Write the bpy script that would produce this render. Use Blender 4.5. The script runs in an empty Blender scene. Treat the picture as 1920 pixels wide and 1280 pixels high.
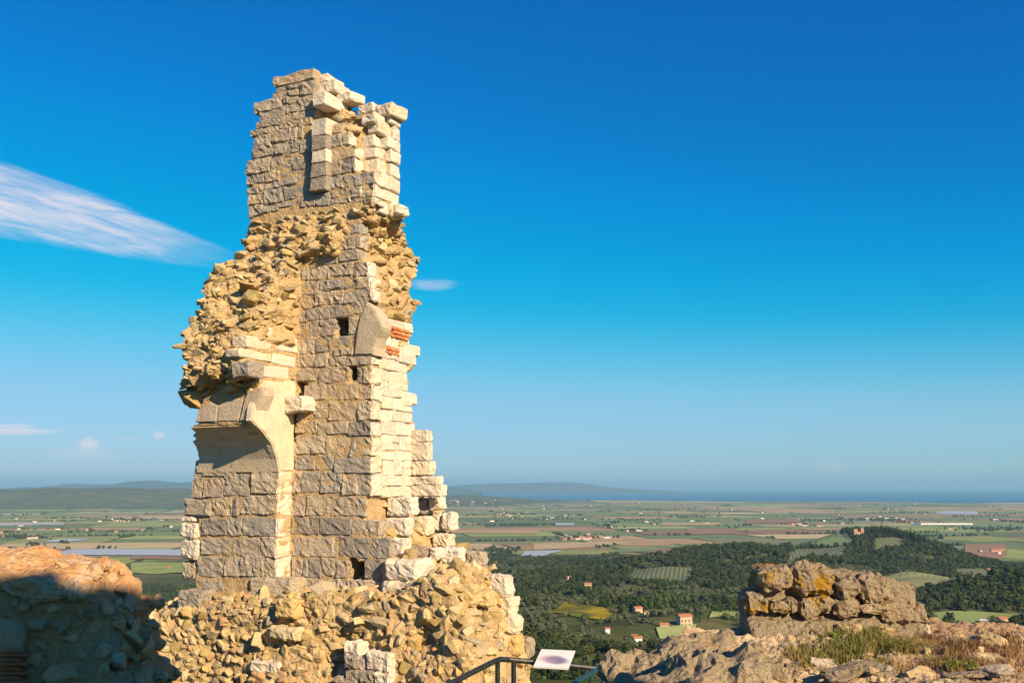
import bpy, bmesh, math, random
import numpy as np
from mathutils import Vector, Matrix, noise

random.seed(7)
RNG = np.random.default_rng(7)
scene = bpy.context.scene
COL = scene.collection
R = math.radians

# ------------------------------------------------------------------ camera
FPX = 1800.0
PITCH = math.atan(272 / FPX)
cam = bpy.data.cameras.new('camera')
cam.sensor_width = 36.0
cam.lens = FPX / 1920 * 36.0
cam.clip_start = 0.1
cam.clip_end = 300000
cam_o = bpy.data.objects.new('camera', cam)
cam_o.location = (0, 0, 0)
cam_o.rotation_euler = (math.pi / 2 + PITCH, 0, 0)
COL.objects.link(cam_o)
scene.camera = cam_o

# ------------------------------------------------------------------ light
SUN_AZ = 54.0      # degrees from +X towards -Y (behind the viewer, to the right)
SUN_EL = 26.0
sa, se = R(SUN_AZ), R(SUN_EL)
SUN = Vector((math.cos(sa) * math.cos(se), -math.sin(sa) * math.cos(se), math.sin(se)))
sl = bpy.data.lights.new('sun', 'SUN')
sl.energy = 5.0
sl.angle = R(0.55)
sl.color = (1.0, 0.785, 0.495)
so = bpy.data.objects.new('sun', sl)
so.rotation_euler = SUN.to_track_quat('Z', 'Y').to_euler()
so.location = SUN * 50
COL.objects.link(so)

scene.view_settings.view_transform = 'Standard'
scene.view_settings.look = 'None'
scene.view_settings.exposure = 0.78
scene.view_settings.gamma = 1.0
scene.view_settings.use_curve_mapping = False
scene.cycles.use_denoising = True
scene.cycles.max_bounces = 6
scene.cycles.diffuse_bounces = 3
scene.cycles.glossy_bounces = 2
scene.cycles.transmission_bounces = 3
scene.cycles.volume_bounces = 0
scene.cycles.transparent_max_bounces = 8


class NT:
    """tiny node-tree helper"""
    def __init__(s, tree):
        s.t = tree
        s.t.nodes.clear()

    def n(s, typ, ins=None, **props):
        nd = s.t.nodes.new(typ)
        for k, v in props.items():
            setattr(nd, k, v)
        for k, v in (ins or {}).items():
            s.put(nd.inputs[k], v)
        return nd

    def put(s, sock, v):
        if isinstance(v, bpy.types.NodeSocket):
            s.t.links.new(v, sock)
        elif isinstance(v, bpy.types.Node):
            s.t.links.new(v.outputs[0], sock)
        else:
            sock.default_value = v

    def m(s, op, a, b=0.0, c=0.0, clamp=False):
        nd = s.t.nodes.new('ShaderNodeMath')
        nd.operation = op
        nd.use_clamp = clamp
        s.put(nd.inputs[0], a)
        s.put(nd.inputs[1], b)
        s.put(nd.inputs[2], c)
        return nd.outputs[0]

    def mix(s, f, a, b, blend='MIX'):
        nd = s.t.nodes.new('ShaderNodeMix')
        nd.data_type = 'RGBA'
        nd.blend_type = blend
        s.put(nd.inputs[0], f)
        s.put(nd.inputs[6], a)
        s.put(nd.inputs[7], b)
        return nd.outputs[2]

    def ramp(s, f, stops, interp='LINEAR'):
        nd = s.t.nodes.new('ShaderNodeValToRGB')
        cr = nd.color_ramp
        cr.interpolation = interp
        while len(cr.elements) < len(stops):
            cr.elements.new(0.5)
        for e, (p, c) in zip(cr.elements, stops):
            e.position = p
            e.color = c if len(c) == 4 else (*c, 1)
        s.put(nd.inputs[0], f)
        return nd.outputs[0]

    def sstep(s, v, lo, hi):
        nd = s.t.nodes.new('ShaderNodeMapRange')
        nd.interpolation_type = 'SMOOTHSTEP'
        s.put(nd.inputs[0], v)
        nd.inputs[1].default_value = lo
        nd.inputs[2].default_value = hi
        return nd.outputs[0]

    def noise(s, vec, scale, detail=4, rough=0.55, dist=0.0):
        nd = s.n('ShaderNodeTexNoise', {'Scale': scale, 'Detail': detail, 'Roughness': rough, 'Distortion': dist})
        if vec is not None:
            s.put(nd.inputs['Vector'], vec)
        return nd.outputs[0]


CP, SP = math.cos(PITCH), math.sin(PITCH)


def ray(px, py):
    a = (px - 960) / FPX
    b = (640 - py) / FPX
    return Vector((a, CP - b * SP, SP + b * CP))


def at_y(px, py, Y):
    r = ray(px, py)
    return r * (Y / r.y)


def project(p):
    """world point -> photo pixel"""
    zc = p[1] * CP + p[2] * SP
    yc = -p[1] * SP + p[2] * CP
    return 960 + FPX * p[0] / zc, 640 - FPX * yc / zc


# ------------------------------------------------------------------ sky
world = bpy.data.worlds.new('World')
scene.world = world
world.use_nodes = True
world.cycles.sampling_method = 'MANUAL'
world.cycles.sample_map_resolution = 256
w = NT(world.node_tree)
sky = w.n('ShaderNodeTexSky', sky_type='NISHITA', sun_disc=False)
sky.sun_elevation = se
sky.sun_rotation = R(90 + SUN_AZ)
sky.altitude = 300
sky.air_density = 1.0
sky.dust_density = 0.35
sky.ozone_density = 4.0
g = w.n('ShaderNodeGamma', {'Color': sky.outputs[0], 'Gamma': 1.0})
skyc = w.n('ShaderNodeHueSaturation', {'Hue': 0.49, 'Saturation': 1.35, 'Value': 1.0, 'Color': g.outputs[0]}).outputs[0]
sx_ = w.n('ShaderNodeSeparateColor', {0: skyc})


def curve(sock, pts):
    """tone curve of one sky channel (values 0..10)"""
    nd = w.n('ShaderNodeFloatCurve', {1: w.m('DIVIDE', sock, 10.0)})
    cv = nd.mapping.curves[0]
    nd.mapping.extend = 'HORIZONTAL'
    pts = [(x / 10, y / 10) for x, y in pts]
    cv.points[0].location = pts[0]
    cv.points[1].location = pts[-1]
    for p_ in pts[1:-1]:
        cv.points.new(*p_)
    nd.mapping.update()
    return w.m('MULTIPLY', nd.outputs[0], 10.0)


skyc = w.n('ShaderNodeCombineColor', {0: curve(sx_.outputs[0], [(0, 0), (0.85, 0.02), (1.05, 0.18), (1.8, 0.98), (2.66, 1.72), (4.58, 2.35), (10, 4.0)]),
                                      1: curve(sx_.outputs[1], [(0, 0), (1.78, 1.36), (2.37, 2.02), (3.63, 3.15), (5.37, 4.05), (5.96, 4.15), (10, 5.0)]),
                                      2: curve(sx_.outputs[2], [(0, 0), (3.09, 3.35), (4.12, 4.12), (4.8, 4.85), (5.44, 5.05), (6.24, 5.4), (6.8, 5.6), (10, 6.5)])}).outputs[0]
tc = w.n('ShaderNodeTexCoord').outputs['Generated']
sep = w.n('ShaderNodeSeparateXYZ', {0: tc})
yy = w.m('MAXIMUM', sep.outputs[1], 0.02)
dx = w.m('DIVIDE', sep.outputs[0], yy)
dz = w.m('DIVIDE', sep.outputs[2], yy)
front = w.m('GREATER_THAN', sep.outputs[1], 0.05)


def dirs(px, py):
    r = ray(px, py)
    return r.x / r.y, r.z / r.y


def cloud_coords(ax, ay, bx, by):
    """along / across coordinates of a streak lying from a to b"""
    x0, z0 = dirs(ax, ay)
    x1, z1 = dirs(bx, by)
    L = math.hypot(x1 - x0, z1 - z0)
    ux, uz = (x1 - x0) / L, (z1 - z0) / L
    ddx = w.m('SUBTRACT', dx, x0)
    ddz = w.m('SUBTRACT', dz, z0)
    t = w.m('ADD', w.m('MULTIPLY', ddx, ux), w.m('MULTIPLY', ddz, uz))
    s = w.m('ADD', w.m('MULTIPLY', ddx, -uz), w.m('MULTIPLY', ddz, ux))
    return t, s, L


# the long cirrus streak on the left, tapering to its right end
t, s_, L = cloud_coords(-500, 240, 470, 497)
tt = w.m('DIVIDE', t, L)
vec = w.n('ShaderNodeCombineXYZ', {0: w.m('MULTIPLY', t, 4.0), 1: w.m('MULTIPLY', s_, 30.0), 2: 0.0}).outputs[0]
nz1 = w.noise(vec, 2.2, 6, 0.62, 0.5)
vec2 = w.n('ShaderNodeCombineXYZ', {0: w.m('MULTIPLY', t, 9.0), 1: w.m('MULTIPLY', s_, 60.0), 2: 3.0}).outputs[0]
nz2 = w.noise(vec2, 2.0, 5, 0.6, 0.3)
hw = w.m('MULTIPLY', w.m('POWER', w.m('MAXIMUM', w.m('SUBTRACT', 1.0, tt), 0.0001), 0.55), 0.058)
hw = w.m('ADD', hw, w.m('MULTIPLY', w.m('SUBTRACT', nz1, 0.5), 0.018))
rel = w.m('DIVIDE', s_, w.m('MAXIMUM', hw, 0.0015))
up = w.sstep(rel, 1.05, 0.6)
lowb = w.sstep(rel, -1.15, -0.55)
body = w.m('MULTIPLY', up, lowb)
dens = w.m('ADD', 0.22, w.m('ADD', w.m('MULTIPLY', w.sstep(nz1, 0.38, 0.66), 0.45), w.m('MULTIPLY', w.sstep(nz2, 0.35, 0.7), 0.28)))
dens = w.m('ADD', dens, w.m('MULTIPLY', w.sstep(rel, 0.3, 0.85), 0.18))
endf = w.m('MULTIPLY', w.sstep(tt, 1.0, 0.72), w.sstep(tt, -0.7, 0.1))
mask = w.m('MULTIPLY', w.m('MULTIPLY', body, dens), endf)


def puff(mask, px, py, rx, ry, k, seed, stretch=1.0):
    x0, z0 = dirs(px, py)
    ex = w.m('DIVIDE', w.m('SUBTRACT', dx, x0), rx / FPX)
    ez = w.m('DIVIDE', w.m('SUBTRACT', dz, z0), ry / FPX)
    v = w.n('ShaderNodeCombineXYZ', {0: w.m('DIVIDE', ex, stretch), 1: ez, 2: seed}).outputs[0]
    n_ = w.noise(v, 1.6, 5, 0.6)
    d = w.m('SQRT', w.m('ADD', w.m('MULTIPLY', ex, ex), w.m('MULTIPLY', ez, ez)))
    d = w.m('ADD', d, w.m('MULTIPLY', w.m('SUBTRACT', n_, 0.5), 1.1))
    return w.m('MAXIMUM', mask, w.m('MULTIPLY', w.sstep(d, 1.0, 0.25), k))


for a in ((25, 808, 100, 9, 0.7, 1.0, 1), (20, 798, 60, 6, 0.55, 7.0, 1), (165, 833, 30, 20, 0.7, 2.0, 1),
          (298, 816, 17, 11, 0.6, 3.0, 1), (150, 850, 80, 12, 0.28, 4.0, 1), (1563, 874, 38, 11, 0.22, 5.0, 1),
          (808, 534, 55, 15, 0.32, 6.0, 1), (240, 822, 40, 6, 0.18, 8.0, 1)):
    mask = puff(mask, *a)
mask = w.m('MULTIPLY', mask, front, clamp=True)
final = w.mix(mask, skyc, (5.7, 5.4, 5.9, 1))
bg = w.n('ShaderNodeBackground', {'Color': final, 'Strength': 0.084})
w.n('ShaderNodeOutputWorld', {0: bg.outputs[0]})


# ------------------------------------------------------------------ helpers
def tag(o, label=None, cat=None, group=None, kind=None):
    if label:
        o['label'] = label
    if cat:
        o['category'] = cat
    if group:
        o['group'] = group
    if kind:
        o['kind'] = kind
    return o


def empty(name, loc, rz=0.0):
    o = bpy.data.objects.new(name, None)
    o.location = loc
    o.rotation_euler = (0, 0, rz)
    o.empty_display_size = 0.3
    COL.objects.link(o)
    return o


def mesh(name, verts, faces, mats=(), smooth=False):
    me = bpy.data.meshes.new(name)
    me.from_pydata([tuple(v) for v in verts], [], [tuple(int(i) for i in f) for f in faces])
    for m_ in (mats if isinstance(mats, (list, tuple)) else [mats]):
        me.materials.append(m_)
    if smooth:
        me.polygons.foreach_set('use_smooth', [True] * len(me.polygons))
    me.update()
    return me


def obj(name, me, parent=None, loc=(0, 0, 0), rot=(0, 0, 0), scale=(1, 1, 1)):
    o = bpy.data.objects.new(name, me)
    o.location = loc
    o.rotation_euler = rot
    o.scale = scale
    o.parent = parent
    COL.objects.link(o)
    return o


# ------------------------------------------------------------------ materials
MATS = {}


def principled(name):
    m_ = bpy.data.materials.new(name)
    m_.use_nodes = True
    n = NT(m_.node_tree)
    b = n.n('ShaderNodeBsdfPrincipled')
    n.n('ShaderNodeOutputMaterial', {0: b.outputs[0]})
    MATS[name] = m_
    return m_, n, b


def pos(n):
    return n.n('ShaderNodeNewGeometry').outputs['Position']


def stone_mat(name, cols, fine=(28.0, 0.35), dist=0.02, blotch=0.35, lichen=None, rough=0.92, pit=True):
    """cols: colour stops picked per stone; grain, pits and stains in world space"""
    m_, n, b = principled(name)
    p = pos(n)
    oi = n.n('ShaderNodeObjectInfo').outputs['Random']
    isl = n.n('ShaderNodeNewGeometry').outputs['Random Per Island']
    f = n.m('FRACT', n.m('ADD', oi, n.m('MULTIPLY', isl, 0.77)))
    base = n.ramp(f, [(i / len(cols), c) for i, c in enumerate(cols)], 'CONSTANT')
    n1 = n.noise(p, 5.0, 6, 0.65)
    n2 = n.noise(p, 22.0, 5, 0.7)
    n3 = n.noise(p, 70.0, 3, 0.7)
    c = n.mix(n.m('MULTIPLY', n.sstep(n1, 0.42, 0.72), blotch), base, n.mix(1.0, base, (0.62, 0.55, 0.47, 1), 'MULTIPLY'))
    c = n.mix(n.m('MULTIPLY', n.sstep(n2, 0.5, 0.75), 0.45), c, n.mix(1.0, c, (0.55, 0.5, 0.46, 1), 'MULTIPLY'))
    c = n.mix(n.m('MULTIPLY', n.sstep(n3, 0.52, 0.7), 0.25), c, (0.72, 0.68, 0.6, 1))
    if lichen:
        col, lo, amt = lichen
        nl = n.noise(p, 4.2, 7, 0.7, 0.6)
        c = n.mix(n.m('MULTIPLY', n.sstep(nl, lo, lo + 0.09), amt), c, col)
    n.put(b.inputs['Base Color'], c)
    b.inputs['Roughness'].default_value = rough
    b.inputs['Specular IOR Level'].default_value = 0.12
    h = n.m('ADD', n.m('MULTIPLY', n2, 0.7), n.m('MULTIPLY', n3, 0.3))
    if pit:
        vor = n.n('ShaderNodeTexVoronoi', {'Vector': p, 'Scale': fine[0]}, feature='F1').outputs[0]
        h = n.m('ADD', h, n.m('MULTIPLY', n.sstep(vor, 0.0, 0.5), 0.35))
    bp = n.n('ShaderNodeBump', {'Strength': fine[1] * 2.0, 'Distance': dist, 'Height': h})
    n.put(b.inputs['Normal'], bp.outputs[0])
    return m_


def plain_mat(name, col, col2=None, scale=8.0, rough=0.9, bump=0.0, bscale=30, metallic=0.0, spec=0.2):
    m_, n, b = principled(name)
    p = pos(n)
    if col2:
        c = n.mix(n.sstep(n.noise(p, scale, 5, 0.6), 0.35, 0.65), (*col, 1), (*col2, 1))
        n.put(b.inputs['Base Color'], c)
    else:
        b.inputs['Base Color'].default_value = (*col, 1)
    b.inputs['Roughness'].default_value = rough
    b.inputs['Metallic'].default_value = metallic
    b.inputs['Specular IOR Level'].default_value = spec
    if bump:
        bp = n.n('ShaderNodeBump', {'Strength': bump, 'Distance': 0.02, 'Height': n.noise(p, bscale, 5, 0.65)})
        n.put(b.inputs['Normal'], bp.outputs[0])
    return m_


ASHLAR = stone_mat('limestone_ashlar', [(0.45, 0.375, 0.29), (0.40, 0.345, 0.28), (0.48, 0.395, 0.30), (0.36, 0.31, 0.26),
                                       (0.52, 0.40, 0.27), (0.31, 0.27, 0.235), (0.42, 0.335, 0.26), (0.39, 0.345, 0.30), (0.51, 0.425, 0.325)], fine=(30.0, 0.6), dist=0.035, lichen=((0.46, 0.32, 0.18, 1), 0.54, 0.5))
PALE = stone_mat('pale_limestone', [(0.64, 0.56, 0.46), (0.59, 0.51, 0.42), (0.66, 0.57, 0.46), (0.60, 0.55, 0.47), (0.63, 0.53, 0.40)], fine=(26.0, 0.4), dist=0.025, blotch=0.3, lichen=((0.58, 0.43, 0.25, 1), 0.57, 0.4))  # white blocks, and right-facing stone paled to deepen the sunlit contrast
RUBBLE = stone_mat('rubble_stone', [(0.50, 0.369, 0.181), (0.45, 0.349, 0.198), (0.53, 0.398, 0.198), (0.42, 0.339, 0.215), (0.50, 0.359, 0.155), (0.48, 0.359, 0.189), (0.52, 0.407, 0.232),
                                   (0.33, 0.233, 0.103), (0.36, 0.301, 0.215), (0.47, 0.369, 0.215), (0.48, 0.330, 0.129), (0.55, 0.446, 0.267), (0.44, 0.272, 0.138), (0.50, 0.378, 0.189), (0.38, 0.291, 0.112), (0.50, 0.388, 0.224)],
                   fine=(30.0, 0.35), dist=0.02)
GREYR = stone_mat('shaded_wall_stone', [(0.55, 0.30, 0.14), (0.58, 0.35, 0.17), (0.44, 0.28, 0.16), (0.55, 0.29, 0.12), (0.48, 0.31, 0.18)], fine=(26.0, 0.4), dist=0.02)
MORTAR = stone_mat('lime_mortar', [(0.54, 0.385, 0.20), (0.55, 0.39, 0.205)], fine=(18.0, 0.6), dist=0.04, blotch=0.5)
CAPM = stone_mat('orange_mortar_cap', [(0.60, 0.33, 0.15), (0.60, 0.33, 0.15)], fine=(16.0, 0.6), dist=0.04, blotch=0.6, lichen=((0.60, 0.47, 0.32, 1), 0.50, 0.8))
PLASTER = stone_mat('vault_plaster', [(0.62, 0.50, 0.35), (0.60, 0.48, 0.34), (0.60, 0.50, 0.37)], fine=(12.0, 0.25), dist=0.02, blotch=0.35)
PINKST = stone_mat('pinkish_vault_stone', [(0.54, 0.43, 0.32), (0.50, 0.40, 0.31), (0.55, 0.45, 0.33)], fine=(34.0, 0.5), dist=0.02)
BRICK = stone_mat('red_brick', [(0.55, 0.20, 0.08), (0.50, 0.16, 0.06), (0.60, 0.25, 0.10)], fine=(30.0, 0.3), dist=0.015)
LICHEN = stone_mat('lichen_limestone', [(0.42, 0.32, 0.20), (0.38, 0.29, 0.19), (0.44, 0.34, 0.22)], fine=(22.0, 0.7), dist=0.05, blotch=0.6,
                   lichen=((0.46, 0.25, 0.02, 1), 0.50, 0.95))
LEDGE = stone_mat('ledge_limestone', [(0.46, 0.36, 0.23), (0.42, 0.33, 0.22), (0.50, 0.39, 0.25)], fine=(18.0, 0.8), dist=0.05, blotch=0.6,
                  lichen=((0.38, 0.22, 0.04, 1), 0.62, 0.7))
LOOSE = stone_mat('loose_stone', [(0.46, 0.33, 0.17), (0.42, 0.34, 0.24), (0.50, 0.38, 0.20), (0.46, 0.38, 0.28), (0.44, 0.28, 0.14)], fine=(24.0, 0.5), dist=0.025)


# ------------------------------------------------------------------ stone shapes
def lin(n_, e):
    """cell borders on [-1,1] with a narrow rim for the rounded edge"""
    k = np.linspace(-1 + e, 1 - e, max(2, n_))
    return np.concatenate(([-1], k, [1]))


def block_mesh(name, w_, d_, h_, mat, rnd=0.025, amp=0.014, jit=0.014, cell=0.048, seed=None):
    """a hewn block: rounded, chipped, uneven faces; centred on its own origin"""
    rr = random.Random(seed if seed is not None else random.random())
    half = np.array([w_, d_, h_]) / 2
    rnd = min(rnd, half.min() * 0.45)
    cs = [min(9, max(2, int(round(x * 2 / cell)))) for x in half]
    cs[1] = min(cs[1], 4)
    gr = [lin(c, min(0.4, rnd / hh)) for c, hh in zip(cs, half)]
    idx, V, F = {}, [], []

    def vid(i, j, k):
        key = (i, j, k)
        if key not in idx:
            idx[key] = len(V)
            V.append((gr[0][i], gr[1][j], gr[2][k]))
        return idx[key]
    N = [len(x) - 1 for x in gr]
    for ax in range(3):
        a, b = (ax + 1) % 3, (ax + 2) % 3
        for side in (0, N[ax]):
            for i in range(N[a]):
                for j in range(N[b]):
                    q = []
                    for (di, dj) in ((0, 0), (1, 0), (1, 1), (0, 1)):
                        c = [0, 0, 0]
                        c[ax] = side
                        c[a] = i + di
                        c[b] = j + dj
                        q.append(vid(*c))
                    F.append(q if side else q[::-1])
    P = np.array(V)
    cj = np.array([[rr.uniform(-jit, jit) for _ in range(3)] for _ in range(8)])
    wts = []
    for c in range(8):
        sx, sy, sz = (1 if c & 1 else -1), (1 if c & 2 else -1), (1 if c & 4 else -1)
        wts.append((1 + sx * P[:, 0]) * (1 + sy * P[:, 1]) * (1 + sz * P[:, 2]) / 8)
    off = np.array(wts).T @ cj
    X = P * half
    q = np.clip(X, -(half - rnd), half - rnd)
    d = X - q
    ln = np.linalg.norm(d, axis=1, keepdims=True)
    nrm = d / np.maximum(ln, 1e-9)
    sx = np.array([rr.uniform(0, 50) for _ in range(3)])
    out = q + nrm * rnd + off
    dsp = np.empty(len(out))
    for i, v in enumerate(out):
        a = Vector(v * 7.0 + sx)
        dsp[i] = noise.noise(a) * amp + noise.noise(a * 2.7) * amp * 0.9 + noise.noise(a * 6.1) * amp * 0.45
        edge = (abs(P[i]) > 0.999).sum()
        if edge >= 2:
            dsp[i] -= abs(noise.noise(a * 1.4 + Vector((9, 9, 9)))) * amp * 1.6
    out = out + nrm * dsp[:, None]
    return mesh(name, out, F, mat)


def rock_mesh(name, mat, seed, n=15, box=0.55, flat=False):
    """angular broken stone of unit size (hull of random points)"""
    rr = random.Random(seed)
    bm = bmesh.new()
    for i in range(n):
        v = Vector((rr.gauss(0, 1), rr.gauss(0, 1), rr.gauss(0, 1)))
        v.normalize()
        m_ = max(abs(v.x), abs(v.y), abs(v.z))
        v = v * ((1 - box) + box / m_) * rr.uniform(0.78, 1.0)
        bm.verts.new(v * 0.5)
    bmesh.ops.convex_hull(bm, input=bm.verts)
    bmesh.ops.delete(bm, geom=[v for v in bm.verts if not v.link_faces], context='VERTS')
    bmesh.ops.dissolve_limit(bm, angle_limit=R(14), verts=bm.verts, edges=bm.edges)
    bmesh.ops.bevel(bm, geom=list(bm.edges), offset=0.035, segments=1, affect='EDGES', profile=0.6, clamp_overlap=True)
    bmesh.ops.triangulate(bm, faces=bm.faces)
    me = bpy.data.meshes.new(name)
    bm.to_mesh(me)
    bm.free()
    me.materials.append(mat)
    return me


def roughen(me, seed, cuts=1, a1=0.07, a2=0.04):
    bm = bmesh.new()
    bm.from_mesh(me)
    bmesh.ops.subdivide_edges(bm, edges=[e for e in bm.edges if e.calc_length() > 0.16], cuts=cuts)
    bmesh.ops.triangulate(bm, faces=bm.faces)
    for v in bm.verts:
        k = v.co * 4.5 + Vector((seed * 1.7, 0, 0))
        v.co += v.co.normalized() * (a1 * noise.noise(k) + a2 * noise.noise(k * 2.3))
    bm.to_mesh(me)
    bm.free()
    return me


def rock_set(mat, n=22, seed=0):
    return [roughen(rock_mesh('rock', mat, seed + i, n=11 + i % 7, box=0.35 + 0.4 * ((i * 7) % 5) / 4), seed + i) for i in range(n)]


def voxel_mesh(name, occ_fn, lo, hi, h, mat, smooth=2, disp=((1.5, 0.05), (6.0, 0.03), (15.0, 0.012)), shade=False, amp_fn=None):
    """solid given by an occupancy function -> lumpy closed surface"""
    ns = [int(math.ceil((b - a) / h)) for a, b in zip(lo, hi)]
    ax = [a + (np.arange(k) + 0.5) * h for a, k in zip(lo, ns)]
    X, Y, Z = np.meshgrid(*ax, indexing='ij')
    occ = np.zeros([k + 2 for k in ns], bool)
    occ[1:-1, 1:-1, 1:-1] = occ_fn(X, Y, Z)
    dims = [k + 3 for k in ns]
    quads = []
    for a in range(3):
        s0 = [slice(None)] * 3
        s1 = [slice(None)] * 3
        s0[a] = slice(0, -1)
        s1[a] = slice(1, None)
        A, B = occ[tuple(s0)], occ[tuple(s1)]
        b, c = (a + 1) % 3, (a + 2) % 3
        for msk, flip in ((A & ~B, False), (~A & B, True)):
            ijk = np.argwhere(msk)
            if not len(ijk):
                continue
            base = ijk.copy()
            base[:, a] += 1
            qs = []
            for (db, dc) in ((0, 0), (1, 0), (1, 1), (0, 1)):
                v = base.copy()
                v[:, b] += db
                v[:, c] += dc
                qs.append((v[:, 0] * dims[1] + v[:, 1]) * dims[2] + v[:, 2])
            q = np.stack(qs, 1)
            quads.append(q[:, ::-1] if flip else q)
    Q = np.concatenate(quads)
    ids, inv = np.unique(Q, return_inverse=True)
    Q = inv.reshape(-1, 4)
    V = np.stack([ids // (dims[1] * dims[2]), (ids // dims[2]) % dims[1], ids % dims[2]], 1).astype(float)
    V = (V - 1) * h + np.array(lo)
    for _ in range(smooth):
        acc = np.zeros_like(V)
        cnt = np.zeros(len(V))
        for i in range(4):
            a, b = Q[:, i], Q[:, (i + 1) % 4]
            np.add.at(acc, a, V[b])
            np.add.at(acc, b, V[a])
            np.add.at(cnt, a, 1)
            np.add.at(cnt, b, 1)
        V = V * 0.35 + acc / cnt[:, None] * 0.65
    fn = np.cross(V[Q[:, 2]] - V[Q[:, 0]], V[Q[:, 3]] - V[Q[:, 1]])
    vn = np.zeros_like(V)
    for i in range(4):
        np.add.at(vn, Q[:, i], fn)
    vn /= np.maximum(np.linalg.norm(vn, axis=1, keepdims=True), 1e-9)
    if disp:
        dd = np.zeros(len(V))
        for i, v in enumerate(V):
            p_ = Vector(v)
            for sc, am in disp:
                dd[i] += noise.noise(p_ * sc) * am
        if amp_fn is not None:
            dd *= amp_fn(V, vn)
        V = V + vn * dd[:, None]
    me = mesh(name, V, Q, mat, smooth=shade)
    return me, V, Q


def surface_samples(V, Q, spacing_fn, tries, seed):
    """dart throwing on a quad surface; spacing_fn(point, normal) -> spacing or None"""
    rg = np.random.default_rng(seed)
    c = V[Q].mean(1)
    n_ = np.cross(V[Q[:, 2]] - V[Q[:, 0]], V[Q[:, 3]] - V[Q[:, 1]])
    ar = np.linalg.norm(n_, axis=1)
    n_ = n_ / np.maximum(ar[:, None], 1e-12)
    pick = rg.choice(len(Q), size=tries, p=ar / ar.sum())
    pts, out = {}, []
    cell = 0.3
    for i in pick:
        p_, nn = c[i], n_[i]
        s = spacing_fn(p_, nn)
        if not s:
            continue
        s = s * min(1.75, max(0.5, math.exp(rg.normal(0, 0.36))))
        k = tuple(int(math.floor(x / cell)) for x in p_)
        ok = True
        for a in (-1, 0, 1):
            for b in (-1, 0, 1):
                for e in (-1, 0, 1):
                    for (q, sq) in pts.get((k[0] + a, k[1] + b, k[2] + e), ()):
                        if (q[0] - p_[0]) ** 2 + (q[1] - p_[1]) ** 2 + (q[2] - p_[2]) ** 2 < ((s + sq) * 0.5) ** 2 * 0.72:
                            ok = False
                            break
                    if not ok:
                        break
                if not ok:
                    break
            if not ok:
                break
        if ok:
            pts.setdefault(k, []).append((p_, s))
            out.append((p_, nn, s))
    return out


def rock_frame(nn, tilt, rr):
    """axes of a bedded stone: long axis level along the face, thin axis near vertical"""
    n3 = Vector(nn)
    up_ = Vector((rr.gauss(0, tilt), rr.gauss(0, tilt), 1)).normalized()
    x = up_.cross(n3)
    if x.length < 0.3:
        x = Vector((rr.gauss(0, 1), rr.gauss(0, 1), 0))
    x = (x.normalized() + Vector((rr.gauss(0, tilt), rr.gauss(0, tilt), rr.gauss(0, tilt)))).normalized()
    y = up_.cross(x).normalized()
    z = x.cross(y).normalized()
    return Matrix((x, y, z)).transposed()


def place_rocks(samples, rocks, parent, name, limit, vis_fn, seed, dims=(1.25, 1.0, 0.62), out=0.12, tilt=0.22, stuff='small_rubble', base=Vector((0, 0, 0))):
    """the stones that show largest become parts of their own, the rest one joined part"""
    rr = random.Random(seed)
    sc = sorted(samples, key=lambda s: -vis_fn(s))
    rest_v, rest_f = [], []
    for i, (p_, nn, s) in enumerate(sc):
        M3 = rock_frame(nn, tilt, rr)
        scl = Vector((s * dims[0] * rr.uniform(0.65, 1.4), s * dims[1] * rr.uniform(0.85, 1.2), s * dims[2] * rr.uniform(0.55, 1.6)))
        loc = base + Vector(p_) + Vector(nn) * s * (out + rr.uniform(-0.08, 0.12))
        me = rr.choice(rocks)
        if i < limit:
            o = obj(name, me, parent)
            o.matrix_basis = Matrix.Translation(loc) @ M3.to_4x4() @ Matrix.Diagonal((*scl, 1))
        else:
            b = len(rest_v)
            for v in me.vertices:
                rest_v.append(loc + M3 @ Vector((v.co.x * scl.x, v.co.y * scl.y, v.co.z * scl.z)))
            rest_f += [[b + k for k in f.vertices] for f in me.polygons]
    if rest_v:
        o = obj(stuff, mesh(stuff, rest_v, rest_f, rocks[0].materials[0]), parent)
        tag(o, kind='stuff')
# ------------------------------------------------------------------ the ruined tower
TH = R(27)
AU = Vector((math.cos(TH), -math.sin(TH), 0))      # along the front face, to the right
AD = Vector((math.sin(TH), math.cos(TH), 0))       # into the wall
_c = at_y(697, 700, 15.0)
C0 = Vector((_c.x, _c.y, 0.0))


def onF(px, py, d=0.0):
    r = ray(px, py)
    p_ = r * ((d + C0.dot(AD)) / r.dot(AD))
    return (p_ - C0).dot(AU), p_.z


def onR(px, py, u):
    r = ray(px, py)
    p_ = r * ((u + C0.dot(AU)) / r.dot(AU))
    return (p_ - C0).dot(AD), p_.z


def W(u, d, z):
    return C0 + AU * u + AD * d + Vector((0, 0, z))


def poly_z(pts):
    """[(z, value)] -> interpolator over z"""
    a = np.array(sorted(pts))
    return lambda z: np.interp(z, a[:, 0], a[:, 1])


def face_edge(pixels, d):
    """pixel polyline on a plane of given depth -> u(z)"""
    out = []
    for (x, y) in pixels:
        u, z = onF(x, y, d)
        out.append((z, u))
    return poly_z(out)


def back_edge(pixels, ufn):
    out = []
    for (x, y) in pixels:
        z = onF(x, y, 0.6)[1]
        for _ in range(4):
            dd, z = onR(x, y, float(ufn(z)))
        out.append((z, dd))
    return poly_z(out)


def zF(y, x=640, d=0.0):
    return onF(x, y, d)[1]


ZB = zF(1125, 600) - 0.05      # foot of the tower masonry
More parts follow.
